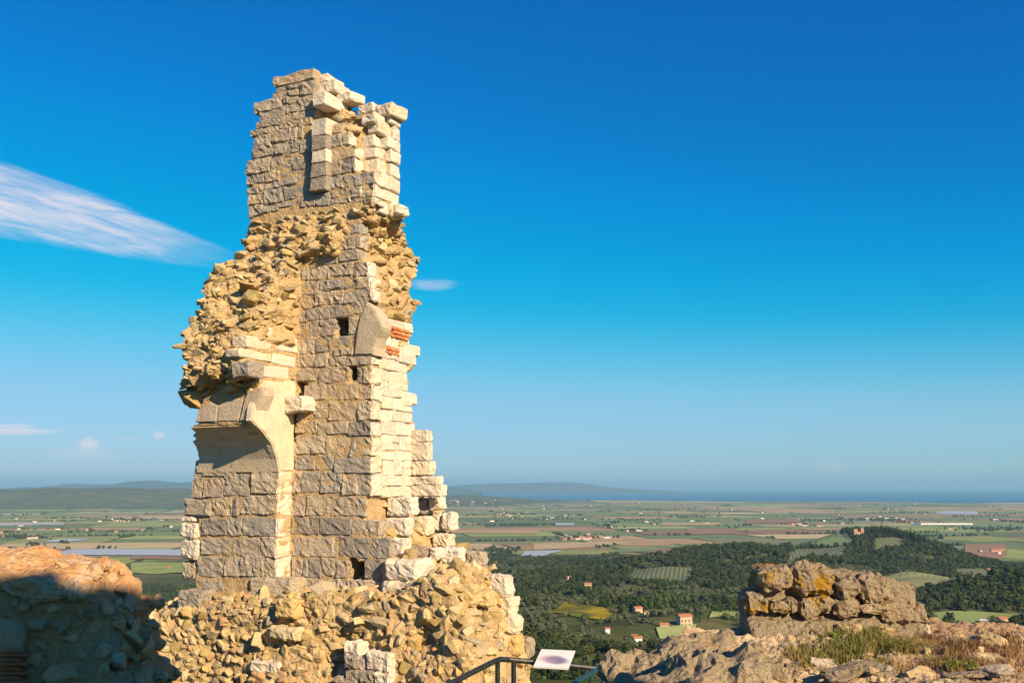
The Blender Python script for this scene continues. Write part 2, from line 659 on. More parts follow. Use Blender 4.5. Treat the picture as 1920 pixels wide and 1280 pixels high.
# main body: front right corner and back edge
main_corner = face_edge([(700, 380), (674, 425), (672, 455), (690, 500), (697, 560), (697, 930), (690, 936), (692, 998), (712, 1003), (735, 1040), (770, 1046), (800, 1090), (800, 1160)], 0)
main_back = back_edge([(757, 380), (760, 430), (784, 490), (776, 540), (784, 570), (774, 610), (770, 640), (770, 690), (768, 730), (776, 745), (778, 800), (780, 880),
                       (795, 900), (815, 930), (830, 960), (845, 980), (845, 1030), (895, 1042), (900, 1065), (930, 1085), (940, 1140)], main_corner)
US = onF(550, 900, 0)[0]       # plane of the lit return face between the two walls
_lit = [(548, 470), (520, 515), (495, 560), (470, 610), (462, 640), (458, 665), (456, 690), (464, 706), (478, 716), (486, 724), (483, 760), (478, 790), (480, 796), (497, 814), (510, 832), (519, 856), (523, 882)]
DL = onR(523, 882, US)[0]
lit_front = poly_z([(onR(x, y, US)[1], onR(x, y, US)[0]) for x, y in _lit] + [(-9.0, DL)])
_sil = [(448, 425), (450, 486), (425, 494), (396, 520), (390, 560), (366, 580), (357, 602), (341, 618), (344, 640), (338, 657), (350, 690), (340, 706), (345, 726), (356, 740), (368, 756), (368, 790),
        (361, 830), (366, 880), (357, 925), (348, 940), (343, 980), (340, 1080), (345, 1180)]
_o = []
for (x, y) in _sil:
    z = zF(y, x, -0.5)
    for _ in range(5):
        uu, z = onF(x, y, float(lit_front(z)))
    _o.append((z, uu))
left_sil = poly_z(_o)
up_left = face_edge([(517, 138), (514, 175), (487, 198), (490, 225), (476, 248), (468, 290), (466, 330), (471, 365), (472, 400)], 0)
up_corner = face_edge([(640, 225), (652, 240), (655, 275), (664, 282), (664, 316), (698, 323), (699, 395)], 0)
u590 = onF(587, 200)[0]
u698 = onF(698, 340)[0]
zTop = zF(140, 560)
zPil = zF(228, 640)
dUb = 0.80
zUbackTop = onR(722, 203, u698)[1]
zUbot = zF(398, 600)
band_left = face_edge([(476, 392), (455, 425), (450, 460), (450, 490)], -0.16)
zBand0, zBand1 = zF(482, 560), zF(392, 560)

HOLES = [(628, 592, 653, 630), (653, 688, 668, 718), (556, 716, 572, 742), (541, 692, 551, 712), (652, 1046, 683, 1083)]
HB = []
for (x0, y0, x1, y1) in HOLES:
    u0, za = onF(x0, y1)
    u1, zb = onF(x1, y0)
    HB.append((u0, u1, za, zb))


def tower_occ(u, d, z):
    e = 0.018
    main = (z > ZB - 0.5) & (z < zBand1) & (d > e) & (u < main_corner(z) - 0.05) & (d < main_back(z) - e) & (u > US - 1.2)
    for (u0, u1, za, zb) in HB:
        main &= ~((u > u0) & (u < u1) & (z > za) & (z < zb) & (d < 0.42))
    lf = lit_front(z)
    left = (z > ZB - 0.5) & (z < zBand0 + 0.1) & (u < US - e) & (u > left_sil(z)) & (d > lf + e) & (d < 1.1)
    upA = (z > zUbot - 0.1) & (z < zTop) & (u > up_left(z) + e) & (u < u590 - e) & (d > e) & (d < dUb - e)
    tz = zPil - 0.05 + (zUbackTop - zPil) * np.clip((d - 0.08) / 0.55, 0, 1)
    uk = np.clip((d - 0.1) / 0.42, 0, 1)
    uc = np.minimum(up_corner(z) * (1 - uk) + u698 * uk, u698)
    upB = (z > zUbot - 0.1) & (z < tz) & (u > u590 - 0.3) & (u < uc - 0.08) & (d > e) & (d < dUb - e)
    tz2 = zTop - 0.12 + (zUbackTop + 0.05 - zTop) * np.clip((u - u590) / 0.55, 0, 1)
    upC = (z > zUbot) & (z < tz2) & (u > u590 - 0.2) & (u < u698 - 0.38) & (d > 0.25) & (d < dUb - e)
    k = np.clip((z - zBand0) / (zBand1 - zBand0), 0, 1)
    bf = -0.20 + 0.26 * k
    ru = onF(665, 430)[0]
    band = (z > zBand0) & (z < zBand1) & (u > band_left(z)) & (u < ru - 0.28 * (1 - k)) & (d > bf) & (d < 0.95)
    return main | left | upA | upB | upC | band


tower = empty('ruined_tower', W(0, 0, ZB), -TH)
tag(tower, 'tall ruined stone tower with broken vault and jagged rubble sides against blue sky', 'tower')
TL = Vector((0, 0, -ZB))       # (u,d,z) -> tower-local


def shift(V):
    V = V.copy()
    V[:, 2] -= ZB
    return V


lo_ = (onF(320, 800, -1.2)[0] - 0.2, -1.833, ZB - 0.3)
hi_ = (onF(800, 1100, 0)[0] + 0.3, 2.3, zTop + 0.1)
core_me, CV, CQ = voxel_mesh('rubble_core', tower_occ, lo_, hi_, 0.05, MORTAR, smooth=2, disp=((1.7, 0.07), (4.5, 0.11), (11.0, 0.06)),
                              amp_fn=lambda V, n_: np.where(((n_[:, 1] < -0.8) & (V[:, 1] > -0.01) & (V[:, 1] < 0.12)) | ((n_[:, 0] > 0.75) & (V[:, 2] < zF(640, 690))) | (V[:, 1] < -0.15) & (V[:, 2] < zF(735, 480)), 0.15, np.where(V[:, 2] > zUbot + 0.15, 0.2, 1.0)))
core = obj('rubble_core', core_me, tower, (0, 0, -ZB))

BOXES = []     # occupied by cut stones: no rubble there


def put_block(name, me, u, d, z, half, parent, rot=1.2, boxes=BOXES):
    o = obj(name, me, parent, (u, d, z - ZB), tuple(R(random.uniform(-rot, rot)) for _ in range(3)))
    if boxes is not None:
        boxes.append((u - half[0], u + half[0], d - half[1], d + half[1], z - half[2], z + half[2]))
    return o


def sunlit_side(o):
    """right-hand faces of corner stones get a paler stone that paints in stronger sunlight"""
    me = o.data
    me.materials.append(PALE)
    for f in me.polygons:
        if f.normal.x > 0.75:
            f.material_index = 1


def blockF(x0, y0, x1, y1, d=0.0, depth=0.3, mat=None, gap=0.003, slope=0.0, parent=None, name='ashlar_block', amp=0.024, rnd=0.015, dj=0.010, uc=None):
    """cut stone showing its face on the plane of depth d, by its outline in the photo"""
    ym = (y0 + y1) / 2
    xm = (x0 + x1) / 2
    sl_ = abs(slope) * (x1 - x0) * 0.55
    hy = max((y1 - y0) - sl_, (y1 - y0) * 0.55) / 2
    u0, _ = onF(x0, ym, d)
    u1, _ = onF(x1, ym, d)
    if uc is not None and x1 > uc[0]:
        u1 = uc[1]
    _, za = onF(xm, ym + hy, d)
    _, zb = onF(xm, ym - hy, d)
    w_, h_ = u1 - u0 - gap, zb - za - gap
    if w_ < 0.03 or h_ < 0.03:
        return
    dd = d + random.uniform(-dj, dj)
    me = block_mesh(name, w_, depth, h_, mat or ASHLAR, rnd=rnd, amp=amp)
    return put_block(name, me, (u0 + u1) / 2, dd + depth / 2, (za + zb) / 2, (w_ / 2, depth / 2, h_ / 2), parent or tower)


def blockR(x0, y0, x1, y1, u, depth=0.28, mat=None, gap=0.004, dmin=None, slope=0.3, parent=None, name='ashlar_block', amp=0.010, rnd=0.022, uj=0.012):
    """cut stone showing its face on a plane facing right (u = const)"""
    ym, xm = (y0 + y1) / 2, (x0 + x1) / 2
    sl_ = abs(slope) * (x1 - x0) * 0.6
    hy = max((y1 - y0) - sl_, (y1 - y0) * 0.5) / 2
    d0, _ = onR(x0, ym, u)
    d1, _ = onR(x1, ym, u)
    if dmin is not None:
        d0 = max(d0, dmin)
    _, za = onR(xm, ym + hy, u)
    _, zb = onR(xm, ym - hy, u)
    w_, h_ = d1 - d0 - gap, zb - za - gap
    if w_ < 0.04 or h_ < 0.03:
        return
    uu = u + random.uniform(-uj, uj)
    me = block_mesh(name, depth, w_, h_, mat or PALE, rnd=rnd, amp=amp)
    return put_block(name, me, uu - depth / 2, (d0 + d1) / 2, (za + zb) / 2, (depth / 2, w_ / 2, h_ / 2), parent or tower)


def zoomset(ox, oy, k, rows):
    for r_ in rows:
        yield tuple((v / k + (ox if i % 2 == 0 else oy)) for i, v in enumerate(r_))


# --- upper wall (rows of the photo read at x4.266 from 430,110)
U1 = [(350, 145, 390, 220), (390, 95, 672, 210), (370, 205, 560, 262), (565, 175, 677, 295), (340, 258, 465, 312), (468, 245, 560, 297),
      (195, 312, 415, 425), (425, 300, 470, 365), (475, 298, 545, 362), (550, 295, 680, 418), (230, 378, 455, 500), (458, 360, 545, 432),
      (405, 415, 690, 505), (215, 480, 395, 558), (398, 490, 436, 560), (440, 480, 580, 558), (585, 462, 662, 535), (165, 552, 270, 622), (275, 515, 410, 598),
      (185, 598, 335, 722), (336, 557, 485, 672), (488, 547, 536, 662), (182, 695, 370, 795), (372, 672, 460, 768), (464, 652, 560, 762), (562, 635, 660, 762),
      (125, 790, 325, 932), (328, 766, 500, 895), (503, 760, 655, 892), (135, 935, 195, 1018), (195, 920, 282, 1003), (285, 893, 397, 992), (400, 888, 536, 952),
      (538, 870, 655, 992), (138, 1012, 230, 1085), (232, 990, 347, 1055), (350, 950, 536, 1030), (150, 1080, 272, 1175), (275, 1030, 432, 1165), (435, 992, 690, 1130),
      (160, 1172, 262, 1262), (265, 1165, 395, 1235), (398, 1130, 572, 1195), (575, 1090, 690, 1185), (692, 1065, 803, 1185)]
for q in zoomset(430, 110, 4.266, U1):
    blockF(*q, d=0.0, depth=0.26, slope=0.2)
# small dark putlog beside the pilaster is left open between these two
blockF(430 + 540 / 4.266, 110 + 520 / 4.266, 430 + 585 / 4.266, 110 + 640 / 4.266, depth=0.2, slope=0.2)
U2 = [(800, 505, 900, 602), (795, 600, 900, 712), (900, 590, 957, 692), (795, 700, 1005, 817), (785, 815, 896, 937), (898, 795, 1005, 922), (780, 935, 886, 1052), (886, 930, 915, 1037),
      (916, 905, 1157, 1034), (803, 1035, 972, 1112), (974, 1020, 1057, 1117), (1059, 1010, 1157, 1112), (803, 1110, 880, 1165), (880, 1100, 972, 1155), (974, 1112, 1060, 1160), (1060, 1108, 1157, 1165)]
for q in zoomset(430, 110, 4.266, U2):
    o = blockF(*q, d=0.0, depth=random.uniform(0.24, 0.36), slope=0.2)
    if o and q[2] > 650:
        sunlit_side(o)
U3 = [(660, 480, 783, 617), (656, 615, 781, 727), (652, 725, 779, 832), (648, 830, 777, 952), (643, 945, 772, 1052)]
for i, q in enumerate(zoomset(430, 110, 4.266, U3)):
    blockF(*q, d=-0.125, depth=0.3, slope=0.05, mat=PALE if i in (0, 2) else ASHLAR, amp=0.007, rnd=0.015, gap=0.005, dj=0.006)
q = next(zoomset(430, 110, 4.266, [(662, 262, 768, 372)]))
blockF(*q, d=-0.13, depth=0.62, slope=0.1, mat=PALE, amp=0.01)
# right-hand return of the upper wall, course by course
uq = onF(699, 345)[0]
for (u, x0, x1, ya, yb, dm) in ((uq, 700, 752, 326, 358, 0.30), (uq, 700, 754, 356, 388, 0.27), (uq - 0.30, 668, 748, 292, 330, 0.28), (uq - 0.30, 668, 745, 262, 296, 0.30)):
    pass
z_ = zF(392, 690)
while z_ < zUbackTop - 0.05:
    hh = random.uniform(0.19, 0.27)
    zc = z_ + hh / 2
    uc = float(up_corner(zc))
    d_ = 0.24
    while d_ < dUb - 0.05:
        ww = min(random.uniform(0.2, 0.38), dUb - d_)
        if dUb - d_ - ww < 0.1:
            ww = dUb - d_
        uk = min(1, max(0, (d_ + ww / 2 - 0.1) / 0.36))
        uf = uc * (1 - uk) + u698 * uk + 0.01
        if zc < zPil + (zUbackTop - zPil) * min(1, max(0, (d_ + ww / 2 - 0.08) / 0.55)) + 0.02:
            uf += random.uniform(-0.015, 0.02)
            me = block_mesh('ashlar_block', 0.26, ww - 0.012, hh - 0.012, PALE, rnd=0.022, amp=0.01)
            put_block('ashlar_block', me, uf - 0.13, d_ + ww / 2, zc, (0.13, ww / 2, hh / 2), tower)
        d_ += ww
    z_ += hh
for (u, d, z, a, b, c) in ((u698 - 0.10, 0.60, zUbackTop + 0.02, 0.42, 0.46, 0.20), (u698 - 0.42, 0.55, zUbackTop + 0.08, 0.34, 0.4, 0.17), (u698 - 0.22, 0.30, zUbackTop - 0.2, 0.30, 0.3, 0.17),
                          (u590 + 0.10, 0.42, zTop - 0.25, 0.4, 0.5, 0.2), (u590 + 0.0, 0.42, zTop - 0.08, 0.3, 0.5, 0.16), (u590 + 0.42, 0.5, zTop - 0.42, 0.34, 0.4, 0.16),
                          (u698 + 0.03, 0.72, zF(377, 690), 0.25, 0.3, 0.16)):
    me = block_mesh('ashlar_block', a, b, c, PALE, amp=0.02)
    put_block('ashlar_block', me, u, d, z, (a / 2, b / 2, c / 2), tower, rot=5)

# --- main front wall (x3.2 from 310,380 and x3.048 from 310,720)
F2 = [(1015, 125, 1165, 192), (970, 200, 1087, 292), (1090, 195, 1172, 283), (820, 240, 942, 297), (760, 325, 808, 385), (810, 308, 927, 392), (930, 293, 1032, 375), (1035, 283, 1162, 357),
      (745, 387, 861, 473), (863, 378, 988, 470), (990, 363, 1122, 443), (1124, 350, 1232, 441), (745, 475, 800, 562), (802, 472, 922, 555), (924, 458, 1050, 525), (1052, 447, 1142, 518),
      (1144, 440, 1247, 515), (750, 562, 897, 642), (899, 530, 1000, 615), (1002, 522, 1071, 605), (1072, 515, 1250, 597), (745, 640, 850, 722), (851, 622, 986, 703), (987, 608, 1127, 692), (1128, 595, 1215, 672),
      (750, 722, 857, 806), (859, 702, 931, 806), (932, 697, 1017, 802), (1097, 680, 1150, 792), (795, 808, 890, 912), (891, 804, 1005, 900), (1008, 800, 1136, 868), (1010, 868, 1126, 918),
      (790, 914, 896, 992), (897, 905, 972, 988), (984, 918, 1079, 984), (1081, 914, 1249, 980), (765, 990, 917, 1073), (919, 984, 1100, 1083), (1142, 982, 1186, 1083), (1188, 980, 1249, 1083)]
cx = (690, None)


def ucorner(y):
    return float(main_corner(zF(y, 690)))


def front_row(q, corner):
    at_corner = q[2] > corner - 4
    o = blockF(*q, d=0.0, depth=random.uniform(0.24, 0.36) if at_corner else 0.22, slope=0.08,
               uc=(corner - 4, ucorner((q[1] + q[3]) / 2)) if at_corner else None)
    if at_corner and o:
        sunlit_side(o)


for q in zoomset(310, 380, 3.2, F2):
    front_row(q, 697)
F3 = [(795, 0, 917, 90), (919, 2, 977, 92), (980, 0, 1100, 92), (1101, 0, 1186, 92), (740, 95, 785, 205), (786, 95, 930, 207), (931, 95, 1098, 212), (1099, 94, 1186, 209),
      (743, 207, 868, 284), (870, 207, 1040, 292), (1042, 210, 1186, 299), (743, 287, 912, 402), (914, 293, 1062, 413), (1063, 305, 1085, 413), (1086, 301, 1186, 413),
      (738, 403, 857, 493), (859, 408, 964, 493), (966, 414, 1186, 512), (730, 500, 779, 620), (780, 497, 884, 622), (886, 497, 1006, 622), (1008, 505, 1095, 637), (1097, 515, 1186, 637),
      (728, 635, 802, 752), (804, 628, 967, 756), (969, 637, 1143, 760), (725, 757, 881, 864), (882, 757, 1061, 866), (1062, 770, 1222, 864), (725, 872, 776, 988), (777, 868, 957, 992), (958, 880, 988, 992),
      (989, 868, 1166, 997), (1167, 875, 1285, 1002), (722, 995, 786, 1103), (788, 998, 816, 1103), (818, 994, 891, 1106), (892, 990, 975, 1100), (976, 1003, 1040, 1112), (1136, 998, 1232, 1119),
      (720, 1108, 796, 1222), (797, 1108, 887, 1228), (916, 1108, 990, 1232), (991, 1112, 1053, 1220), (1054, 1115, 1230, 1237)]
for q in zoomset(310, 720, 3.048, F3):
    front_row(q, 697 if q[3] < 930 else 9999)
# big weathered blocks at the foot, standing forward
for r_, d, dp in (((1243, 1000, 1445, 1120), -0.16, 0.5), ((1228, 1118, 1482, 1242), -0.2, 0.55), ((1480, 1105, 1560, 1235), -0.1, 0.4)):
    q = next(zoomset(310, 720, 3.048, [r_]))
    blockF(*q, d=d, depth=dp, amp=0.03, rnd=0.06, mat=PALE)

# --- left wall below the vault
L3 = [(218, 535, 332, 647), (333, 507, 491, 642), (493, 490, 651, 630), (150, 545, 214, 652), (105, 656, 263, 751), (265, 645, 383, 752), (385, 650, 412, 750), (430, 635, 581, 747), (582, 629, 651, 750),
      (205, 768, 347, 867), (350, 760, 436, 871), (440, 752, 651, 869), (203, 878, 381, 983), (383, 876, 546, 987), (547, 871, 651, 989), (180, 983, 333, 1106), (335, 985, 431, 1098), (432, 980, 561, 1102),
      (562, 990, 651, 1106), (165, 435, 215, 545), (215, 415, 400, 530), (400, 400, 500, 500), (500, 395, 648, 488)]
for q in zoomset(310, 720, 3.048, L3):
    cor = q[2] > 310 + 640 / 3.048
    o = blockF(*q, d=DL, depth=(-DL - 0.01) if cor else 0.22, slope=0.04, uc=(500, US) if cor else None, mat=ASHLAR)
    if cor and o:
        sunlit_side(o)
for r_, d, dp in (((472, 1106, 717, 1230), DL - 0.05, 0.5), ((180, 1110, 335, 1185), DL, 0.3), ((345, 1105, 450, 1190), DL + 0.05, 0.3), ((62, 1182, 203, 1285), DL - 0.35, 0.4),
                 ((85, 788, 180, 884), DL - 0.04, 0.4), ((75, 888, 186, 1006), DL - 0.04, 0.4), ((90, 1008, 172, 1112), DL + 0.02, 0.4), ((92, 757, 160, 787), DL, 0.3)):
    q = next(zoomset(310, 720, 3.048, [r_]))
    blockF(*q, d=d, depth=dp, amp=0.025, rnd=0.045, mat=random.choice([PALE, ASHLAR]))
# cut stones on the lit return above the vault
for q in zoomset(310, 380, 3.2, [(620, 752, 802, 850), (488, 798, 640, 890), (642, 842, 797, 908), (444, 878, 640, 955), (641, 905, 787, 992), (495, 952, 587, 1050), (588, 968, 742, 1066)]):
    blockR(*q, u=US, depth=0.3, slope=0.22)
q = next(zoomset(310, 380, 3.2, [(398, 950, 500, 1042)]))
blockF(*q, d=float(lit_front(zF(690, 450, -1.4))) - 0.05, depth=0.35)
q = next(zoomset(310, 720, 3.048, [(672, 66, 785, 155)]))
blockF(*q, d=-0.30, depth=0.5, mat=PALE)


def slab(name, pts, axis, c, thick, mat, zoom, sub=0.09, amp=0.006):
    """a flat-dressed piece with an outline of its own; axis F (front) or R (right face)"""
    ox, oy, k = zoom
    P2 = []
    for (x, y) in pts:
        a, z = (onF if axis == 'F' else onR)(ox + x / k, oy + y / k, c)
        P2.append((a, z))
    bm = bmesh.new()

    def co(a, z, off):
        return (a, c + off, z - ZB) if axis == 'F' else (c - off, a, z - ZB)
    fr = [bm.verts.new(co(a, z, 0)) for a, z in P2]
    bk = [bm.verts.new(co(a, z, thick)) for a, z in P2]
    f0 = bm.faces.new(fr)
    bm.faces.new(bk[::-1])
    n_ = len(fr)
    for i in range(n_):
        bm.faces.new((fr[i], bk[i], bk[(i + 1) % n_], fr[(i + 1) % n_]))
    bmesh.ops.recalc_face_normals(bm, faces=bm.faces)
    bmesh.ops.bevel(bm, geom=[e for e in f0.edges], offset=0.018, segments=2, affect='EDGES')
    bmesh.ops.triangulate(bm, faces=bm.faces)
    bmesh.ops.subdivide_edges(bm, edges=[e for e in bm.edges if e.calc_length() > sub * 2.5], cuts=2)
    bmesh.ops.triangulate(bm, faces=bm.faces)
    for v in bm.verts:
        v.co += Vector((noise.noise(v.co * 6), noise.noise(v.co * 6 + Vector((5, 5, 5))), noise.noise(v.co * 6 + Vector((9, 1, 3))))) * amp * 2
    bmesh.ops.recalc_face_normals(bm, faces=bm.faces)
    me = bpy.data.meshes.new(name)
    bm.to_mesh(me)
    bm.free()
    me.materials.append(mat)
    return obj(name, me, tower)


SPRING = stone_mat('springer_stone', [(0.46, 0.38, 0.28), (0.46, 0.38, 0.28)], fine=(34.0, 0.4), dist=0.02)
Z2, Z3 = (310, 380, 3.2), (310, 720, 3.048)
slab('vault_side', [(550, 20), (565, -20), (740, -22), (752, 10), (738, 150), (736, 480), (724, 497), (652, 497), (640, 425), (610, 340), (560, 270), (492, 208), (505, 130)], 'R', US + 0.012, 0.12, PLASTER, Z3)
dv = float(lit_front(zF(780, 480, -1.0)))
slab('vault_voussoir', [(168, 216), (288, 217), (300, 122), (250, 100), (185, 150)], 'F', dv - 0.02, 0.35, PINKST, Z3)
slab('vault_voussoir', [(291, 217), (416, 213), (448, 82), (380, 75), (305, 120)], 'F', dv - 0.01, 0.35, PINKST, Z3)
slab('vault_voussoir', [(420, 212), (492, 208), (545, 62), (548, 15), (470, 40), (452, 80)], 'F', dv - 0.03, 0.3, PINKST, Z3)
slab('vault_springer', [(1130, 912), (1248, 912), (1250, 862), (1262, 810), (1284, 765), (1292, 742), (1284, 705), (1262, 660), (1240, 628), (1216, 606), (1190, 640), (1168, 680), (1152, 740), (1142, 820)], 'F', -0.035, 0.30, SPRING, Z2)

# curved vault soffit, laid in dressed pieces
zs0, zs1 = onR(480, 797, US)[1], onR(523, 884, US)[1]
zk = np.linspace(zs1, zs0, 8)
for j in range(7):
    za, zb = zk[j], zk[j + 1]
    da, db_ = float(lit_front(za)) - 0.004, float(lit_front(zb)) - 0.004
    ul = float(left_sil((za + zb) / 2)) + random.uniform(0.02, 0.07)
    cuts = [ul] + [US - 1.15 + 0.02 * (j % 2), US - 0.52 - 0.02 * (j % 2)] + [US - 0.003]
    for k in range(3):
        g_ = 0.004
        o_ = 0.0
        a_, b_ = cuts[k] + g_, cuts[k + 1] - (g_ if k < 2 else 0)
        V8 = [(a_, da + o_, za), (b_, da + o_, za), (b_, db_ + o_, zb - 0.001), (a_, db_ + o_, zb - 0.001)]
        V8 += [(x, d + 0.12, z + 0.06) for x, d, z in V8]
        me = mesh('vault_stone', [(x, d, z - ZB) for x, d, z in V8], [(0, 1, 2, 3), (7, 6, 5, 4), (0, 4, 5, 1), (1, 5, 6, 2), (2, 6, 7, 3), (3, 7, 4, 0)], PLASTER)
        obj('vault_stone', me, tower)

# --- right-hand return of the main wall (x6.4 from 660,560 and x3.048 from 310,720)
u_main = ucorner(740)
R6 = [(585, 520, 822, 695), (565, 620, 772, 800), (612, 1105, 792, 1272), (640, 300, 738, 425)]
for q in zoomset(660, 560, 6.4, R6):
    blockR(*q, u=u_main, dmin=0.3, slope=0.25)
z_ = zF(932, 697)
zr1 = zF(590, 697)
while z_ < zr1:
    hh = random.uniform(0.15, 0.27)
    d_ = 0.27 + random.uniform(-0.04, 0.06)
    zc = z_ + hh / 2
    dend = float(main_back(zc)) + random.uniform(-0.12, 0.06)
    uc = float(main_corner(zc))
    while d_ < dend - 0.08:
        ww = min(random.uniform(0.18, 0.42), dend - d_)
        split = hh > 0.2 and random.random() < 0.3
        for k in range(2 if split else 1):
            h2 = hh / 2 if split else hh
            zz = z_ + h2 * (k + 0.5)
            if zz > zF(640, 697) and random.random() < 0.3:
                continue
            me = block_mesh('ashlar_block', 0.24, ww - 0.006, h2 - 0.005, PALE, rnd=0.018, amp=0.011)
            put_block('ashlar_block', me, uc - 0.12 + random.uniform(-0.012, 0.008), d_ + ww / 2, zz, (0.12, ww / 2, h2 / 2), tower)
        d_ += ww
    z_ += hh
# the stub of wall standing behind the return, and its broken cap
db = float(main_back(zF(840, 780)))
for r_, dd, mt in (((1395, 262, 1528, 330), 0, PALE), ((1395, 332, 1530, 440), 0, PALE), ((1395, 440, 1542, 522), 0, PALE), ((1395, 526, 1590, 575), -0.05, PALE), ((1400, 575, 1608, 640), -0.05, PALE)):
    q = next(zoomset(310, 720, 3.048, [r_]))
    blockF(q[0], q[1], q[2] - 11, q[3], d=db - 0.12 + dd, depth=0.2, mat=mt)


def rd(px, py):
    """depth of the broken right-hand flank at a pixel"""
    z = zF(py, px, 0.5)
    for _ in range(4):
        dd, z = onR(px, py, float(main_corner(z)))
    return dd


for r_ in [(1262, 645, 1422, 752), (1425, 650, 1500, 745), (1500, 640, 1592, 722), (1252, 762, 1400, 872), (1402, 757, 1512, 866), (1575, 728, 1662, 836), (1515, 740, 1578, 838), (1285, 880, 1382, 985), (1380, 925, 1507, 992),
           (1515, 856, 1636, 935), (1508, 935, 1572, 1005), (1575, 940, 1700, 1030), (1690, 955, 1822, 1045)]:
    q = next(zoomset(310, 720, 3.048, [r_]))
    d_ = max(0.0, min(1.5, rd(q[0] + 4, (q[1] + q[3]) / 2)))
    blockF(q[0], q[1], q[2] - 6, q[3], d=d_ - 0.05, depth=0.24, mat=random.choice([PALE, PALE, ASHLAR]), amp=0.028, rnd=0.04, dj=0.03)

# --- red brick patches on the return
br = block_mesh('brick', 0.12, 0.115, 0.042, BRICK, rnd=0.01, amp=0.006, cell=0.1, seed=3)
for (zx, zy, nx, ny) in ((480, 345, 4, 3), (420, 590, 3, 2)):
    for j in range(ny):
        for i in range(nx):
            d_, z = onR(660 + (zx + i * 52) / 6.4, 560 + (zy + i * 14 + j * 46) / 6.4, u_main)
            o = put_block('brick', br, u_main - 0.045 + random.uniform(-0.01, 0.012), d_ + 0.05 + (0.05 if j % 2 else 0), z, (0.06, 0.06, 0.03), tower, rot=3)
for hb in (HB[0], HB[2], HB[4]):
    u0, u1, za, zb = hb
    for k in range(max(2, int((zb - za) / 0.06))):
        put_block('brick', br, (u0 + u1) / 2, 0.34, za + 0.03 + k * 0.058, (0.06, 0.06, 0.03), tower, rot=2, boxes=None)

# --- rubble stones bedded in the broken core
BX = np.array(BOXES)
soff_lo, soff_hi = zF(900, 440, -0.6), zF(793, 440, -1.0)


def tower_spacing(p_, nn):
    u, d, z = p_
    wn = AU * nn[0] + AD * nn[1] + Vector((0, 0, nn[2]))
    wp = W(u, d, z)
    if wn.dot(-wp.normalized()) < -0.45:
        return None
    g = 0.03
    if ((BX[:, 0] - g < u) & (u < BX[:, 1] + g) & (BX[:, 2] - g < d) & (d < BX[:, 3] + g) & (BX[:, 4] - g < z) & (z < BX[:, 5] + g)).any():
        return None
    if z < ZB - 0.1:
        return None
    if z > zUbot + 0.1 and (u < float(up_left(z)) + 0.12 or (nn[0] > 0.4 and z < zPil + 0.05 and d > 0.1)):
        return None
    if d < 0.45 and zF(672, 690) < z < zF(560, 690) and u > u_main - 0.32:
        return None
    if soff_lo - 0.1 < z < soff_hi + 0.28 and d < 0.2 and u < US + 0.05:      # smooth vault soffit, its front and its side
        return None
    if d < 0.5 and US + 0.02 < u < u_main - 0.05 and z < zF(480, 600):       # pointed front wall
        return None
    if d < 0.12 and nn[1] < -0.55 and z > zF(395, 600):
        return None
    if d < DL + 0.12 and nn[1] < -0.6 and z < soff_lo + 0.1 and u < US:
        return None
    if u > US - 0.1 and u < US + 0.1 and nn[0] > 0.6 and z < zF(715, 540):
        return None
    if u > u_main - 0.1 and nn[0] > 0.5 and zF(930, 690) < z < zF(650, 690):
        return 0.12
    return (0.135 + 0.07 * noise.noise(wp * 2.3)) if wn.dot(-wp.normalized()) > 0.05 else 0.24


samples = surface_samples(CV, CQ, tower_spacing, 26000, 5)
ROCKS = rock_set(RUBBLE, 24, 100)


def vis_local(s):
    wn = AU * s[1][0] + AD * s[1][1] + Vector((0, 0, s[1][2]))
    return s[2] * max(0.0, wn.dot(-W(*s[0]).normalized()) + 0.1)


place_rocks(samples, ROCKS, tower, 'rubble_stone', 300, vis_local, 11, dims=(1.55, 1.1, 0.66), out=-0.04, tilt=0.26, base=Vector((0, 0, -ZB)))
# ------------------------------------------------------------------ rubble wall the tower stands on
ZW = -3.4
base_corner = face_edge([(800, 1075), (830, 1100), (858, 1160), (880, 1240), (900, 1330), (910, 1420)], -0.8)
base_back = back_edge([(935, 1083), (945, 1150), (954, 1165), (958, 1225), (966, 1240), (972, 1300), (978, 1400)], base_corner)
_bt = [(60, 1190), (150, 1172), (250, 1160), (330, 1140), (480, 1132), (600, 1130), (700, 1134), (745, 1118), (800, 1092), (860, 1090)]
base_top = poly_z([(onF(x, y, -0.8)[0], onF(x, y, -0.8)[1]) for x, y in _bt])


def base_occ(u, d, z):
    top = base_top(u)
    rise = np.clip((d + 0.8) / 0.5, 0, 1) * 0.12
    fr = -0.72 - 0.20 * np.clip((-1.9 - z) / 1.2, 0, 1) + 0.10 * np.sin(u * 2.1) * np.clip((-1.9 - z), 0, 1)
    # hollow where facing stones have fallen out
    hol = np.exp(-((u - onF(640, 1230, -0.8)[0]) / 0.35) ** 2 - ((z - onF(640, 1240, -0.8)[1]) / 0.35) ** 2) * 0.34
    hol += np.exp(-((u - onF(790, 1200, -0.8)[0]) / 0.22) ** 2 - ((z - onF(790, 1205, -0.8)[1]) / 0.2) ** 2) * 0.28
    return (z < top + rise) & (d > fr + hol) & (u < base_corner(z)) & (d < np.maximum(base_back(z), 0.9)) & (u > -6.5) & (z > ZW)


